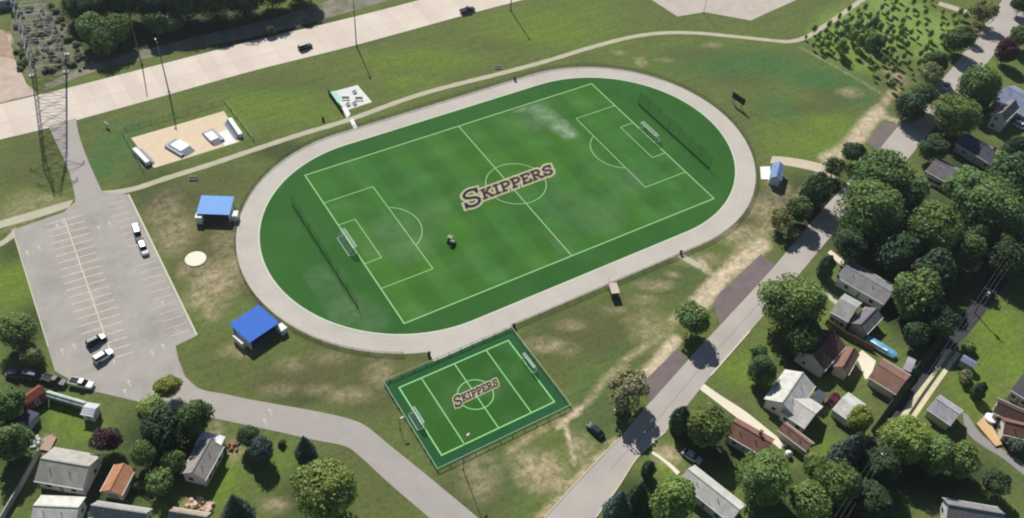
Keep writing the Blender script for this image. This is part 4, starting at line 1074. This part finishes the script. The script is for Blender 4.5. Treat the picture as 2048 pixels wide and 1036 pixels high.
for px, py, lb in ((338, 184, 'tall street lamp at the lower avenue edge above the skate court'), (713, 92, 'tall street lamp at the lower avenue edge above the white play pad'), (1021, 21, 'tall street lamp at the lower avenue edge near the top of the picture')):
    pole(px, py, 17, 'street_lamp', lb, 'street lamp', r=.2, mat=M('lamp_steel', S(120, 116, 114), .5, .1), group='tall lamps along the avenue', heads=1, arm=1.0, adir=math.atan2(d_av.y, d_av.x) + PI / 2)
pole(1407, 27, 9, 'street_lamp', 'slim lamp pole on the edge of the pale concrete yard at the top', 'street lamp', r=.09, mat=M('lamp_steel', S(120, 116, 114)), heads=1)
pole(284, 130, 15, 'utility_pole', 'wooden pole on the verge before the dark wood at the top left', 'utility pole', r=.2, mat=wood)
pole(622, 8, 9, 'utility_pole', 'wooden pole at the right end of the dark top row of trees', 'utility pole', r=.16, mat=wood)
pole(926, 938, 11, 'floodlight_pole', 'slender floodlight pole at the lower corner of the small pitch', 'floodlight', r=.09, heads=1, arm=.9, adir=.4)
pole(800, 858, 3.6, 'lamp_post', 'short lamp post with a white head left of the small pitch', 'lamp post', r=.07, heads=1, arm=.25, mat=M('post_dark', S(90, 88, 84)))

# lattice masts over the access road
steel = M('lattice_steel', S(196, 194, 192), .6, .1)
fa, fb = G(64, 152), G(132, 145); ud = (fb - fa); wb = ud.length; ud.normalize(); vd = Vector((-ud.y, ud.x, 0))
cen = (fa + fb) / 2 + vd * wb / 2
t = thing('lattice_tower', 'tall grey lattice tower straddling the stony plot and rising out of the upper left corner', 'power tower', tuple(cen), math.atan2(ud.y, ud.x))
HT = 54.0
def tw(z): return wb - .09 * z if z < 42 else max(1.6, (wb - .09 * 42) * (1 - (z - 42) / 14.5))
def cor(i, z): q = tw(z) / 2; return Vector((q if i in (1, 2) else -q, q if i in (2, 3) else -q, z))
zs = [0, 6, 12, 18, 23.5, 29, 34, 38, 42, 46, 50, HT]
for i in range(4):
    mb = MB()
    for a, b in zip(zs, zs[1:]): mb.tube(cor(i, a), cor(i, b), .14, .12, 5)
    mb.build('leg', steel, t)
    MB().box((cor(i, 0).x, cor(i, 0).y, .2), (1.3, 1.3, .4)).build('footing', M('footing', S(190, 186, 176)), t)
for i in range(4):
    j = (i + 1) % 4; mb = MB()
    for a, b in zip(zs, zs[1:]):
        mb.tube(cor(i, a), cor(j, b), .06, .06, 4, False); mb.tube(cor(j, a), cor(i, b), .06, .06, 4, False); mb.tube(cor(i, b), cor(j, b), .055, .055, 4, False)
        if b < 40:
            m = (cor(i, a) + cor(j, a) + cor(i, b) + cor(j, b)) / 4
            for k in (i, j): e = cor(k, (a + b) / 2); mb.tube(m, e, .06, .06, 4, False)
    mb.build('bracing', steel, t)
for z, l in ((44, 5.5), (50, 4.2)):
    for s in (-1, 1):
        mb = MB(); q = tw(z) / 2; l += q * .3; tip = Vector((s * l, 0, z + .3))
        for yy in (-q, q): mb.tube((s * q, yy, z), tip, .08, .06, 4); mb.tube((s * q, yy, z + 1.6), tip, .07, .05, 4)
        ar = mb.build('cross_arm', steel, t); mb = MB()
        for k in range(8): mb.tube(tip + Vector((0, 0, -.1 - k * .2)), tip + Vector((0, 0, -.2 - k * .2)), .16, .1, 8)
        mb.build('insulator', M('porcelain', S(120, 84, 70), .3, .05), ar)

# utility poles and wires along the alley
tops = []
for px, py, lb in ((2052, 468, 'utility pole at the right edge where the alley leaves the picture'), (1977, 580, 'utility pole with a pale transformer halfway up the alley'), (1763, 903, 'utility pole with a pale transformer among the lower trees by the alley'), (1672, 1050, 'utility pole at the bottom edge beside the alley')):
    g = G(px, py, 8.4); tops.append(g)
    dv = (G(1763, 903) - G(1977, 580)).normalized(); rz = math.atan2(dv.y, dv.x) + PI / 2
    t = thing('utility_pole', lb, 'utility pole', (g.x, g.y, 0), rz, 'utility poles along the alley')
    MB().tube((0, 0, 0), (0, 0, 9), .16, .11, 10).build('pole', wood, t)
    MB().box((0, 0, 8.4), (2.2, .12, .14)).build('crossarm', wood, t)
    MB().tube((.35, .1, 6.6), (.35, .1, 7.7), .32, .32, 12).build('transformer', M('transformer', S(212, 214, 206), .5, .08), t)
    for x in (-.95, 0.0, .95): MB().tube((x, 0, 8.47), (x, 0, 8.7), .07, .05, 8).build('insulator', M('porcelain_white', S(226, 226, 220), .3, .05), t)
perp = Vector((-dv.y, dv.x, 0))
wm = M('aluminium_wire', S(120, 124, 128), .5, .05)
for s, nm in ((-.95, 'overhead wire on the left end of the crossarms above the alley'), (0.0, 'middle overhead wire above the alley'), (.95, 'overhead wire on the right end of the crossarms above the alley')):
    mb = MB()
    for p, q in zip(tops, tops[1:]):
        pr = None
        for i in range(13):
            k = i / 12; x = p.lerp(q, k) + perp * s * 1.0; x.z = 8.72 - 2.2 * k * (1 - k)
            if pr is not None: mb.tube(pr, x, .016, .016, 5, False)
            pr = x
    tag(mb.build('overhead_wire', wm), nm, 'wire', 'overhead wires along the alley')

# ------------------------------------------------------------------ fences
def panel_fence(name, label, px, h, mat, th=.08, post_every=2.4, cap=True, pm=None):
    P = GP(px); t = thing(name, label, 'fence', tuple(P[0])); o = P[0]
    for a, b in zip(P, P[1:]):
        d = b - a; L = d.length; rz = math.atan2(d.y, d.x); m = (a + b) / 2 - o
        n = max(1, int(L / .15)); mb = MB()
        for i in range(int(L / .6)):
            q = a.lerp(b, (i + .5) / int(L / .6)) - o; mb.box((q.x, q.y, h / 2 + random.uniform(-.02, .02)), (.57, th * .5, h - .1), rz)
        mb.build('boards', mat, t)
        mb = MB(); mb.box((m.x, m.y, h + .03), (L, th * 1.6, .06), rz); mb.build('top_rail', mat, t)
        k = max(1, int(L / post_every))
        for i in range(k + 1):
            q = a.lerp(b, i / k) - o; MB().box((q.x, q.y, h / 2 + .06), (.12, .13, h + .12), rz).build('post', pm or mat, t)
panel_fence('board_fence', 'brown board fence between the white gabled house and the brown roofed house', [(1650, 648), (1690, 674), (1746, 702)], 1.7, M('fence_brown', S(112, 90, 72), .9, .2, 1, 6))
panel_fence('board_fence', 'dark board fence along the left edge of the alley behind the brown garage', [(1893, 652), (1850, 712), (1800, 780), (1742, 862)], 1.8, M('fence_dark', S(92, 86, 76), .9, .2, 1, 6))
panel_fence('board_fence', 'long pale grey board fence running down to the bottom left corner', [(82, 906), (42, 980), (4, 1044)], 1.7, M('fence_pale', S(176, 174, 168), .9, .15, 1, 6), th=.16)
panel_fence('windscreen_fence', 'dark green screen fence along the left side of the white play pad', [(657, 187), (687, 230)], 1.5, M('green_screen', S(30, 84, 60), .9, .1))

def chain_fence(label, pts, h, step, mat_p, meshm, closed=False, r=.035):
    P = [Vector((p[0], p[1], 0)) for p in pts]
    if closed: P = P + [P[0]]
    o = P[0].copy(); t = thing('chain_link_fence', label, 'fence', tuple(o))
    L = [0]
    for a, b in zip(P, P[1:]): L.append(L[-1] + (b - a).length)
    n = min(95, max(2, int(L[-1] / step))); Q = resample(P, n + 1)
    if closed: Qp = Q[:-1]
    else: Qp = Q
    for q in Qp:
        MB().tube(q - o, q - o + Vector((0, 0, h + .05)), r * 1.3, r * 1.3, 6).build('post', mat_p, t)
    mb = MB()
    for a, b in zip(P, P[1:]): mb.tube(a - o + Vector((0, 0, h)), b - o + Vector((0, 0, h)), r, r, 5, False)
    mb.build('top_rail', mat_p, t)
    mb = MB()
    for a, b in zip(P, P[1:]): mb.face([a - o + Vector((0, 0, .03)), b - o + Vector((0, 0, .03)), b - o + Vector((0, 0, h)), a - o + Vector((0, 0, h))])
    mb.build('wire_mesh', meshm, t)
dk_steel = M('fence_steel', S(96, 96, 88), .5, .1); wire = M_mesh('chain_link', S(96, 98, 88), .3)
ro_ = RT + WT + .35
full = stadium(ro_, 40)
# the fence runs round the outside of the track with a gap at the paved apron
gap = [p for p in full]
i0 = [k for k, p in enumerate(gap) if not (-57 < p[0] < -20 and p[1] < -35)]
order = sorted(i0, key=lambda k: (k - 82 + 41 + len(gap)) % len(gap))
start = min(range(len(gap)), key=lambda k: (gap[k][0] + 19) ** 2 + (gap[k][1] + ro_) ** 2 if gap[k][0] > -20 else 1e9)
seq = [(-24.5, -ro_, 0)] + full[0:] + []
# walk: near straight (from apron) -> right bend -> far straight -> left bend -> apron
rb = full[:41]; lb = full[41:]
lbk = [p for p in lb if not (p[0] > -50 and p[1] < -30)]
chain_fence('low wire fence running round the outer edge of the whole running track', [(-25.6, -ro_, 0)] + rb + lbk, 1.1, 3.6, dk_steel, wire)
pale = M('pale_rail', S(176, 200, 168), .6, .08)
chain_fence('pale low rail fence enclosing the small pitch', [(XA, YA, 0), (XB, YA, 0), (XB, YB, 0), (XA, YB, 0)], .9, 3.0, pale, M_mesh('pale_netting', S(120, 150, 120), .1), closed=True, r=.07)
gs = M('green_post', S(92, 132, 108), .5, .08)
chain_fence('green wire fence along the left and top sides of the skate court', [tuple(G(288, 344)), tuple(G(243, 262)), tuple(G(448, 205))], 1.2, 3.5, gs, M_mesh('green_wire', S(60, 90, 70), .12), r=.045)
chain_fence('green wire fence along the right side of the skate court', [tuple(G(452, 207)), tuple(G(507, 280))], 1.2, 3.5, M('pale_green_post', S(150, 176, 140)), M_mesh('green_wire', S(60, 90, 70), .12), r=.07)
# ball-stop nets behind the goals
def stop_net(x, y0, y1, h, label):
    t = thing('ball_stop_net', label, 'net', (x, y0, 0), 0, 'tall ball-stop nets behind the goals')
    n = 7
    for i in range(n + 1):
        y = (y1 - y0) * i / n; MB().tube((0, y, 0), (0, y, h), .045, .035, 8).build('post', M('net_post', S(48, 84, 56)), t)
    mb = MB(); nn = 28
    for i in range(nn):
        ya_, yb_ = (y1 - y0) * i / nn, (y1 - y0) * (i + 1) / nn
        sa, sb = .25 * abs(math.sin(i * PI / 4)), .25 * abs(math.sin((i + 1) * PI / 4))
        mb.face([(0, ya_, .05), (0, yb_, .05), (0, yb_, h - sb), (0, ya_, h - sa)])
    mb.build('netting', M_mesh('dark_netting', S(22, 44, 30), .2), t)
    mb = MB(); mb.box((0, (y1 - y0) / 2, .2), (.1, y1 - y0, .38)); mb.build('net_shadow_band', M('net_shadow_tone', S(20, 40, 28)), t)  # added dark band standing in for the net's cast shadow line
stop_net(-54.6, -20.5, 20.5, 3.6, 'tall dark ball-stop net behind the left goal of the big pitch')
stop_net(54.0, -19.5, 14.5, 5.0, 'tall dark ball-stop net behind the right goal of the big pitch')
def goal(x, y, s, wd, h, dp, label, grp):
    t = thing('football_goal', label, 'goal', (x, y, 0), 0 if s > 0 else PI, grp)
    gm = M('goal_white', S(226, 238, 226), .5, .04); r = .08
    for yy in (-wd / 2, wd / 2): MB().tube((0, yy, 0), (0, yy, h), r, r, 8).build('goalpost', gm, t)
    MB().tube((0, -wd / 2, h), (0, wd / 2, h), r, r, 8).build('crossbar', gm, t)
    mb = MB()
    for yy in (-wd / 2, wd / 2): mb.tube((0, yy, h), (dp * .45, yy, h), .06, .06, 6); mb.tube((dp * .45, yy, h), (dp, yy, 0), .06, .06, 6); mb.tube((0, yy, .05), (dp, yy, .05), .06, .06, 6)
    mb.tube((dp * .45, -wd / 2, h), (dp * .45, wd / 2, h), .06, .06, 6); mb.tube((dp, -wd / 2, .06), (dp, wd / 2, .06), .06, .06, 6)
    mb.build('back_frame', gm, t)
    mb = MB(); w2 = wd / 2
    mb.face([(0, -w2, h), (0, w2, h), (dp * .45, w2, h), (dp * .45, -w2, h)]); mb.face([(dp * .45, -w2, h), (dp * .45, w2, h), (dp, w2, .02), (dp, -w2, .02)])
    for yy in (-w2, w2): mb.face([(0, yy, .02), (0, yy, h), (dp * .45, yy, h), (dp, yy, .02)])
    mb.build('net', M_mesh('goal_net', S(196, 220, 200), .2), t)
goal(-PXW, 0, -1, 7.4, 2.4, 2.2, 'full size white goal at the left end of the big pitch', 'goals of the big pitch')
goal(PXW, 0.9, 1, 7.4, 2.4, 2.2, 'full size white goal at the right end of the big pitch', 'goals of the big pitch')
goal(xa, -55.4, -1, 4.6, 2.0, 1.5, 'small white goal at the left end of the small pitch', 'goals of the small pitch')
goal(xb, -54.2, 1, 4.6, 2.0, 1.2, 'small white goal at the right end of the small pitch', 'goals of the small pitch')

# ------------------------------------------------------------------ vehicles
tyre = M('tyre', S(30, 30, 32), .85, .1); paint = M_objcol('car_paint', .3, .05); cglass = M('car_glass', S(26, 32, 40), .08, .05, 1, 3, .7); lampm = M('headlamp', S(220, 220, 214), .2, .03)
def ring_sec(x, z0, z1, w0, w1):
    return [(x, -w0, z0), (x, w0, z0), (x, w0 * 1.02, (z0 + z1) / 2), (x, w1, z1 - .06), (x, w1 * .86, z1), (x, -w1 * .86, z1), (x, -w1, z1 - .06), (x, -w0 * 1.02, (z0 + z1) / 2)]
def car_meshes(kind):
    b = MB()
    if kind in ('sedan', 'suv', 'van'):
        zt = {'sedan': .92, 'suv': 1.02, 'van': 1.1}[kind]
        secs = [(-2.25, .34, zt - .22, .72, .66), (-2.1, .25, zt - .06, .82, .78), (-1.3, .2, zt, .88, .84), (.6, .2, zt, .88, .85), (1.5, .2, zt - .1, .87, .82), (2.1, .25, zt - .2, .82, .76), (2.28, .34, zt - .34, .7, .62)]
        b.loft([ring_sec(*s) for s in secs])
        ht = {'sedan': 1.42, 'suv': 1.72, 'van': 1.95}[kind]
        x0, x1, x2, x3 = {'sedan': (-1.75, -1.1, .35, 1.1), 'suv': (-2.1, -1.85, .35, 1.05), 'van': (-2.15, -2.05, .9, 1.6)}[kind]
        g = MB(); g.loft([ring_sec(x0, zt - .04, zt + .03, .74, .7), ring_sec(x1, zt - .04, ht - .05, .78, .62), ring_sec(x2, zt - .04, ht - .05, .78, .62), ring_sec(x3, zt - .04, zt + .02, .74, .68)])
        b.loft([ring_sec(x1 - .02, ht - .06, ht, .64, .6), ring_sec(x2 + .02, ht - .06, ht, .64, .6)])
    else:
        secs = [(-2.7, .45, .95, .86, .82), (-2.55, .35, 1.02, .92, .9), (.4, .35, 1.02, .92, .9), (1.6, .35, 1.02, .92, .86), (2.5, .38, .92, .88, .8), (2.65, .45, .8, .76, .68)]
        b.loft([ring_sec(*s) for s in secs])
        for s in (-1, 1): b.box((-1.6, s * .84, 1.12), (2.1, .08, .22))
        b.box((-2.62, 0, 1.1), (.08, 1.7, .24)); 
        g = MB(); g.loft([ring_sec(-.5, .98, 1.05, .8, .76), ring_sec(-.35, .98, 1.7, .8, .66), ring_sec(.6, .98, 1.7, .8, .66), ring_sec(1.35, .98, 1.04, .78, .72)])
        b.loft([ring_sec(-.38, 1.68, 1.75, .68, .64), ring_sec(.62, 1.68, 1.75, .68, .64)])
    wh = MB(); wh.tube((0, -.11, 0), (0, .11, 0), .33, .33, 14); hl = MB(); hl.box((0, 0, 0), (.1, .34, .14))
    bed = None
    if kind == 'pickup':
        bed = MB(); bed.box((-1.6, 0, 1.04), (2.0, 1.58, .03))
    return dict(body=b.mesh('body', paint), glass=g.mesh('window_glass', cglass), wheel=wh.mesh('wheel', tyre), lamp=hl.mesh('headlight', lampm), bed=bed.mesh('bed_liner', M('bed_liner', S(48, 48, 52))) if bed else None)
CM = {k: car_meshes(k) for k in ('sedan', 'suv', 'van', 'pickup')}
def car(name, label, cat, px, py, to, kind, col, group=None, sc=1.0):
    g = G(px, py, .7); a = G(px + to[0], py + to[1], .7) - g; rz = math.atan2(a.y, a.x)
    t = thing(name, label, cat, (g.x, g.y, .06), rz, group); t.scale = (sc, sc, sc); m = CM[kind]
    link('body', m['body'], t, col); link('window_glass', m['glass'], t)
    if m['bed']: link('bed_liner', m['bed'], t)
    xs = (-1.42, 1.42) if kind != 'pickup' else (-1.75, 1.65)
    for x in xs:
        for s in (-1, 1): o = link('wheel', m['wheel'], t); o.location = (x, s * .8, .33)
    for s in (-1, 1):
        o = link('headlight', m['lamp'], t); o.location = (2.2 if kind != 'pickup' else 2.58, s * .56, .58 if kind != 'pickup' else .72)
BLK = S(26, 26, 30); WHT = S(232, 232, 230); GRY = S(150, 152, 156); DKG = S(60, 62, 66)
car('parked_car', 'black car driving on the pale avenue left of the middle', 'car', 610, 93, (10, -3), 'suv', BLK)
car('pickup_truck', 'black vehicle on the pale avenue near the top of the picture', 'pickup', 935, 20, (10, -3), 'pickup', S(34, 32, 34))
car('parked_car', 'black car in the lower part of the car park, behind the white one', 'car', 192, 680, (10, -5), 'suv', BLK)
car('parked_car', 'white car in the lower part of the car park, below the black one', 'car', 206, 712, (10, -6), 'suv', WHT)
car('parked_car', 'white car at the right kerb of the car park, in front of the cream van', 'car', 287, 497, (4, 10), 'suv', S(214, 216, 220))
car('parked_van', 'cream white van at the right kerb of the car park, behind the white car', 'van', 275, 466, (3, 10), 'van', S(244, 236, 216), None, 1.05)
car('pickup_truck', 'white pickup parked at the lower left edge of the car park', 'pickup', 163, 767, (10, 2), 'pickup', WHT)
car('pickup_truck', 'dark pickup with a load next to the white pickup', 'pickup', 110, 761, (10, 3), 'pickup', S(70, 60, 54))
car('parked_van', 'grey van at the left end of the row of parked trucks', 'van', 66, 752, (10, 2), 'van', S(92, 96, 104))
car('parked_car', 'pale grey car in shade at the left edge beside the parked trucks', 'car', 32, 748, (10, 1), 'sedan', S(110, 112, 116))
car('parked_car', 'dark car standing on the grass left of the sparse greyish tree', 'car', 1191, 860, (-10, -9), 'sedan', S(40, 44, 50))
car('parked_van', 'white van at the front of the grey house with the mauve roof', 'van', 1868, 366, (10, 5), 'van', WHT)
car('parked_car', 'silver car in shade at the corner of the dirt yard', 'car', 1384, 912, (10, 6), 'sedan', S(176, 180, 186))
car('parked_car', 'dark red car beside the small white roofed garage', 'car', 1667, 798, (8, -10), 'sedan', S(92, 26, 36))
car('parked_car', 'white car at the right edge beside the white gabled house', 'car', 2042, 252, (10, 5), 'suv', WHT)
car('parked_car', 'pale car in tree shade on the street right of the sapling plot', 'car', 1893, 172, (-8, 9), 'sedan', S(200, 204, 210))

# blue covered boat behind the brown garage
g = G(1762, 694, .8); a = G(1792, 712, .8) - g; t = thing('covered_boat', 'long boat under a blue and white cover behind the large brown garage', 'boat', (g.x, g.y, 0), math.atan2(a.y, a.x))
mb = MB(); mb.loft([[(x, -w_, .45), (x, -w_ * .3, .3), (x, w_ * .3, .3), (x, w_, .45), (x, w_ * 1.08, 1.0), (x, -w_ * 1.08, 1.0)] for x, w_ in ((-3.8, .95), (-2, 1.05), (1, 1.05), (3.0, .95), (3.8, .7))]); mb.build('hull', M('hull_white', S(226, 232, 234), .4, .05), t)
mb = MB(); mb.loft([[(x, -w_, 1.0), (x, w_, 1.0), (x, w_ * .55, z), (x, -w_ * .55, z)] for x, w_, z in ((-3.8, 1.05, 1.25), (-2, 1.15, 1.5), (0, 1.15, 1.6), (1, 1.12, 1.5), (3.0, 1.02, 1.3), (3.8, .75, 1.1))]); mb.build('cover', M('blue_cover', S(96, 176, 206), .6, .1), t)
mb = MB(); mb.box((-.6, -.62, 1.52), (4.6, .5, .04)); mb.build('white_stripe', M('stripe_white', S(238, 242, 244)), t)
for s in (-1, 1): MB().tube((-.8, s * 1.0 - .1, .3), (-.8, s * 1.0 + .1, .3), .3, .3, 12).build('wheel', tyre, t)

# ride-on mower on the pitch
g = G(902, 483, .4); t = thing('ride_on_mower', 'small green ride-on mower standing on the big pitch near the left penalty area', 'mower', (g.x, g.y, .05), -1.0)
mw = M('mower_paint', S(120, 142, 112), .5, .08)
mb = MB(); mb.loft([ring_sec(.2, .35, .85, .4, .34), ring_sec(.9, .35, .85, .42, .36), ring_sec(1.25, .4, .7, .36, .26)]); mb.build('hood', mw, t)
MB().box((-.35, 0, .5), (1.1, .9, .3)).build('body', mw, t)
mb = MB(); mb.box((-.45, 0, .78), (.5, .5, .12)); mb.box((-.72, 0, 1.05), (.1, .5, .5)); mb.build('seat', M('seat_black', S(40, 40, 42)), t)
MB().box((.25, 0, .25), (1.0, 1.4, .16)).build('cutting_deck', mw, t)
mb = MB()
for s in (-1, 1): mb.tube((-.85, s * .4, .6), (-.85, s * .4, 1.9), .04, .04, 6)
mb.tube((-.85, -.4, 1.9), (-.85, .4, 1.9), .04, .04, 6); mb.build('roll_bar', M('dark_steel', S(50, 52, 54)), t)
MB().box((-.3, 0, 1.95), (1.3, 1.1, .06)).build('canopy', mw, t)
for x, r_ in ((-.6, .38), (.95, .26)):
    for s in (-1, 1): MB().tube((x, s * .5 - .1, r_), (x, s * .5 + .12, r_), r_, r_, 14).build('wheel', tyre, t)
MB().tube((.05, 0, .85), (-.1, 0, 1.05), .03, .03, 6).build('steering_column', M('dark_steel', S(50, 52, 54)), t)

# scoreboard
g = G(1474, 212); t = thing('scoreboard', 'dark scoreboard on two pale posts outside the right bend of the track', 'scoreboard', (g.x, g.y, 0), math.atan2(-1, .12))
for s in (-1, 1): MB().box((s * 1.6, 0, 1.9), (.22, .22, 3.8)).build('post', M('score_post', S(190, 192, 180)), t)
MB().box((0, -.2, 2.9), (5.0, .24, 2.1)).build('board', M('score_black', S(30, 34, 38), .6, .1), t)
MB().box((0, -.33, 2.9), (4.7, .03, 1.85)).build('display', M('score_face', S(24, 26, 30), .5, .1), t)

# skate ramps
conc = M('ramp_white', S(232, 234, 240), .6, .05); ramp = M('ramp_grey', S(142, 148, 156), .6, .08)
def at_px(a, b): A, B = G(*a), G(*b); d = B - A; return (A + B) / 2, math.atan2(d.y, d.x), d.length
def quarter(a, b, s, label):
    c, rz, L = at_px(a, b); t = thing('quarter_pipe', label, 'skate ramp', (c.x, c.y, .03), rz, 'skate ramps')
    mb = MB(); prof = [(s * 1.7, 0)] + [(s * (1.7 - 1.4 * math.sin(k * .25)), 1.5 * (1 - math.cos(k * .25)) ** 1.0 * 1.2) for k in range(1, 6)] + [(s * .25, 0)]
    if s < 0: prof = prof[::-1]
    mb.prism(prof[::-1], -L / 2, L / 2); mb.build('ramp_face', ramp, t)
    MB().box((0, -s * .35, .65), (L, 1.2, 1.3)).build('deck', conc, t)
    mb = MB(); mb.tube((-L / 2, s * .28, 1.32), (L / 2, s * .28, 1.32), .05, .05, 6); mb.build('coping', M('galvanised', S(150, 150, 150)), t)
quarter((273, 302), (300, 330), -1 if False else 1, 'long white quarter pipe at the left end of the skate court')
quarter((458, 244), (480, 276), -1, 'long white quarter pipe at the right end of the skate court')
def funbox(a, b, wd, label, side):
    c, rz, L = at_px(a, b); t = thing('fun_box', label, 'skate ramp', (c.x, c.y, .03), rz, 'skate ramps')
    MB().box((0, 0, .45), (L * .5, wd, .9)).build('deck', conc, t)
    for s in (-1, 1):
        mb = MB(); x0, x1 = s * L * .25, s * L * .5
        q = [(x0, -wd / 2, 0), (x1, -wd / 2, 0), (x0, -wd / 2, .9), (x0, wd / 2, 0), (x1, wd / 2, 0), (x0, wd / 2, .9)]
        mb.v = q; mb.f = [(0, 1, 2), (3, 5, 4), (1, 4, 5, 2), (0, 3, 4, 1), (0, 2, 5, 3)]; mb.build('ramp', ramp, t)
    mb = MB(); mb.box((0, side * (wd / 2 + .5), .3), (L * .8, 1.0, .6)); mb.build('ledge', ramp, t)
funbox((340, 283), (382, 308), 3.2, 'wide white topped fun box in the middle of the skate court', -1)
funbox((410, 263), (438, 290), 2.4, 'narrow white topped fun box right of the middle of the skate court', 1)
# play pad equipment
def spring(px, py, label, col):
    g = G(px, py, .4); t = thing('picnic_table', label, 'table', (g.x, g.y, .03), 0.5, 'dark tables on the white pad'); t.scale = (.72, .72, .8)
    m_ = M('table_dark', S(60, 62, 70), .6, .1)
    MB().box((0, 0, .74), (1.7, .75, .06)).build('table_top', m_, t)
    for s in (-1, 1):
        MB().box((0, s * .7, .45), (1.7, .28, .05)).build('seat', m_, t); mb = MB(); mb.tube((s * .6, -.7, 0), (s * .6, .2, .74), .03, .03, 6); mb.tube((s * .6, .7, 0), (s * .6, -.2, .74), .03, .03, 6); mb.build('leg_frame', m_, t)
spring(709, 206, 'dark picnic table at the lower middle of the white play pad', 0)
spring(696, 208, 'dark picnic table at the lower left of the white play pad', 0)
spring(709, 183, 'dark picnic table near the upper edge of the white play pad', 0)
for px, py, lb in ((691, 197, 'pale bench at the left of the white play pad'), (718, 198, 'pale bench at the right of the white play pad'), (386, 357, 'pale bench on the grass above the light blue shelter'), (996, 135, 'pale bench beside the path above the far straight')):
    g = G(px, py, .4); t = thing('bench', lb, 'bench', (g.x, g.y, .03), -.45, 'pale benches'); m_ = M('bench_pale', S(222, 220, 206))
    MB().box((0, 0, .45), (2.2, .55, .07)).build('seat', m_, t); MB().box((0, .3, .75), (2.2, .07, .45)).build('backrest', m_, t)
    for s in (-1, 1): MB().box((s * .9, 0, .21), (.12, .5, .42)).build('leg', m_, t)
g = G(214, 250, .8); t = thing('notice_sign', 'small white notice board on the lawn left of the skate court', 'sign', (g.x, g.y, 0), -1.2)
for s in (-1, 1): MB().box((s * .7, 0, .6), (.1, .1, 1.2)).build('post', white_tr, t)
MB().box((0, 0, 1.1), (1.9, .12, 1.0)).build('board', M('sign_white', S(238, 238, 230)), t)
# bins at the track gates
for px, py, lb in ((1362, 505, 'dark litter bin at the start of the short pavement by the near straight'), (1028, 652, 'dark litter bin at the upper corner of the small pitch'), (858, 708, 'dark litter bin at the step in the lower track edge'), (1030, 158, 'dark litter bin at the outer edge of the far straight'), (646, 238, 'dark litter bin beside the path below the green screen fence'), (1010, 925, 'dark litter bin')):
    if px == 1010: continue
    g = G(px, py, .5); t = thing('litter_bin', lb, 'bin', (g.x, g.y, 0), 0, 'dark litter bins'); m_ = M('bin_dark', S(48, 52, 48), .6, .1)
    MB().tube((0, 0, 0), (0, 0, 1.0), .34, .4, 14).build('body', m_, t); MB().tube((0, 0, 1.0), (0, 0, 1.22), .43, .2, 14).build('lid', m_, t)
# small things in the yards
def rocks(px, py, n, rpx, name, label, cat, col, hgt):
    g = G(px, py); R = rpx / ppm(px, py); mb = MB(); r = random.Random(px)
    for i in range(n):
        t_ = r.uniform(0, 6.28); q = R * math.sqrt(r.random()); s_ = r.uniform(.25, .7) * hgt; a = r.uniform(0, 3)
        mb.box((g.x + q * math.cos(t_), g.y + q * math.sin(t_), s_ * .4), (s_ * r.uniform(1, 2), s_ * r.uniform(.8, 1.4), s_), a, r.uniform(.4, .8))
    tag(mb.build(name, M('pile_' + cat, col, .9, .25)), label, cat)
rocks(400, 1016, 40, 26, 'rubble_heap', 'pinkish rubble heap beside the tan grey roof at the bottom edge', 'rubble', S(214, 186, 164), 1.2)
rocks(468, 892, 16, 14, 'brick_heap', 'orange brown heap of bricks right of the white porch', 'bricks', S(150, 116, 94), 1.0)
rocks(62, 886, 18, 16, 'scrap_heap', 'white scrap pile above the pale board fence in the lower left', 'scrap', S(220, 220, 216), 1.0)
mb = MB(); g = G(1577, 908, .6)
for r0, r1, z0, z1 in ((.7, .75, 0, 1.0), (.75, .3, 1.0, 1.5)): mb.tube((g.x, g.y, z0), (g.x, g.y, z1), r0, r1, 18)
tag(mb.build('water_tank', M('tank_white', S(236, 236, 232), .5, .04)), 'small round white tank at the end of the red brown shed', 'tank')
g = G(1982, 837, .7); t = thing('round_pool', 'round white covered pool between the brown roofs at the right edge', 'pool', (g.x, g.y, 0))
MB().tube((0, 0, 0), (0, 0, 1.0), 1.35, 1.35, 28).build('pool_wall', M('pool_wall', S(206, 210, 214)), t); MB().tube((0, 0, 1.0), (0, 0, 1.08), 1.42, 1.3, 28).build('cover', M('pool_cover', S(238, 240, 240), .5, .05), t)
mb = MB(); P = ccw(GP([(1952, 849), (1967, 834), (1982, 852), (2003, 890), (1990, 894)], .1)); mb.slab(P, .35); tag(mb.build('timber_deck', M('deck_tan', S(214, 178, 130), .85, .12, 2, 9)), 'tan timber deck beside the round white pool', 'deck')
mb = MB(); P = ccw(GP([(1816, 534), (1838, 528), (1848, 546), (1832, 556)], .1)); mb.slab(P, .4); tag(mb.build('timber_deck', M('deck_brown', S(168, 122, 92), .85, .15, 2, 9)), 'brown timber deck under the trees of the wooded block', 'deck')
mb = MB(); P = ccw(GP([(80, 900), (98, 872), (114, 876), (100, 904)], .1)); mb.slab(P, .35); tag(mb.build('timber_deck', M('deck_pink', S(178, 152, 138), .85, .15, 2, 9)), 'pinkish deck at the upper left corner of the grey gabled house', 'deck')
tree(1899, 294, 11, 'bush', 'red', 'small red leaved shrub between the two grey houses at the right', 'shrub')

# ------------------------------------------------------------------ thin summer haze
mb = MB(); mb.box((0, 0, 89), (5300, 5300, 180))
hz = mb.build('haze', None); hz['kind'] = 'stuff'
m = bpy.data.materials.new('haze_air'); m.use_nodes = True; nt = m.node_tree
for n_ in list(nt.nodes):
    if n_.type == 'BSDF_PRINCIPLED': nt.nodes.remove(n_)
pv = nt.nodes.new('ShaderNodeVolumePrincipled'); pv.inputs['Color'].default_value = (.82, .9, 1, 1); pv.inputs['Density'].default_value = .0001; pv.inputs['Anisotropy'].default_value = .3
nt.links.new(pv.outputs[0], nt.nodes['Material Output'].inputs['Volume']); hz.data.materials.append(m)
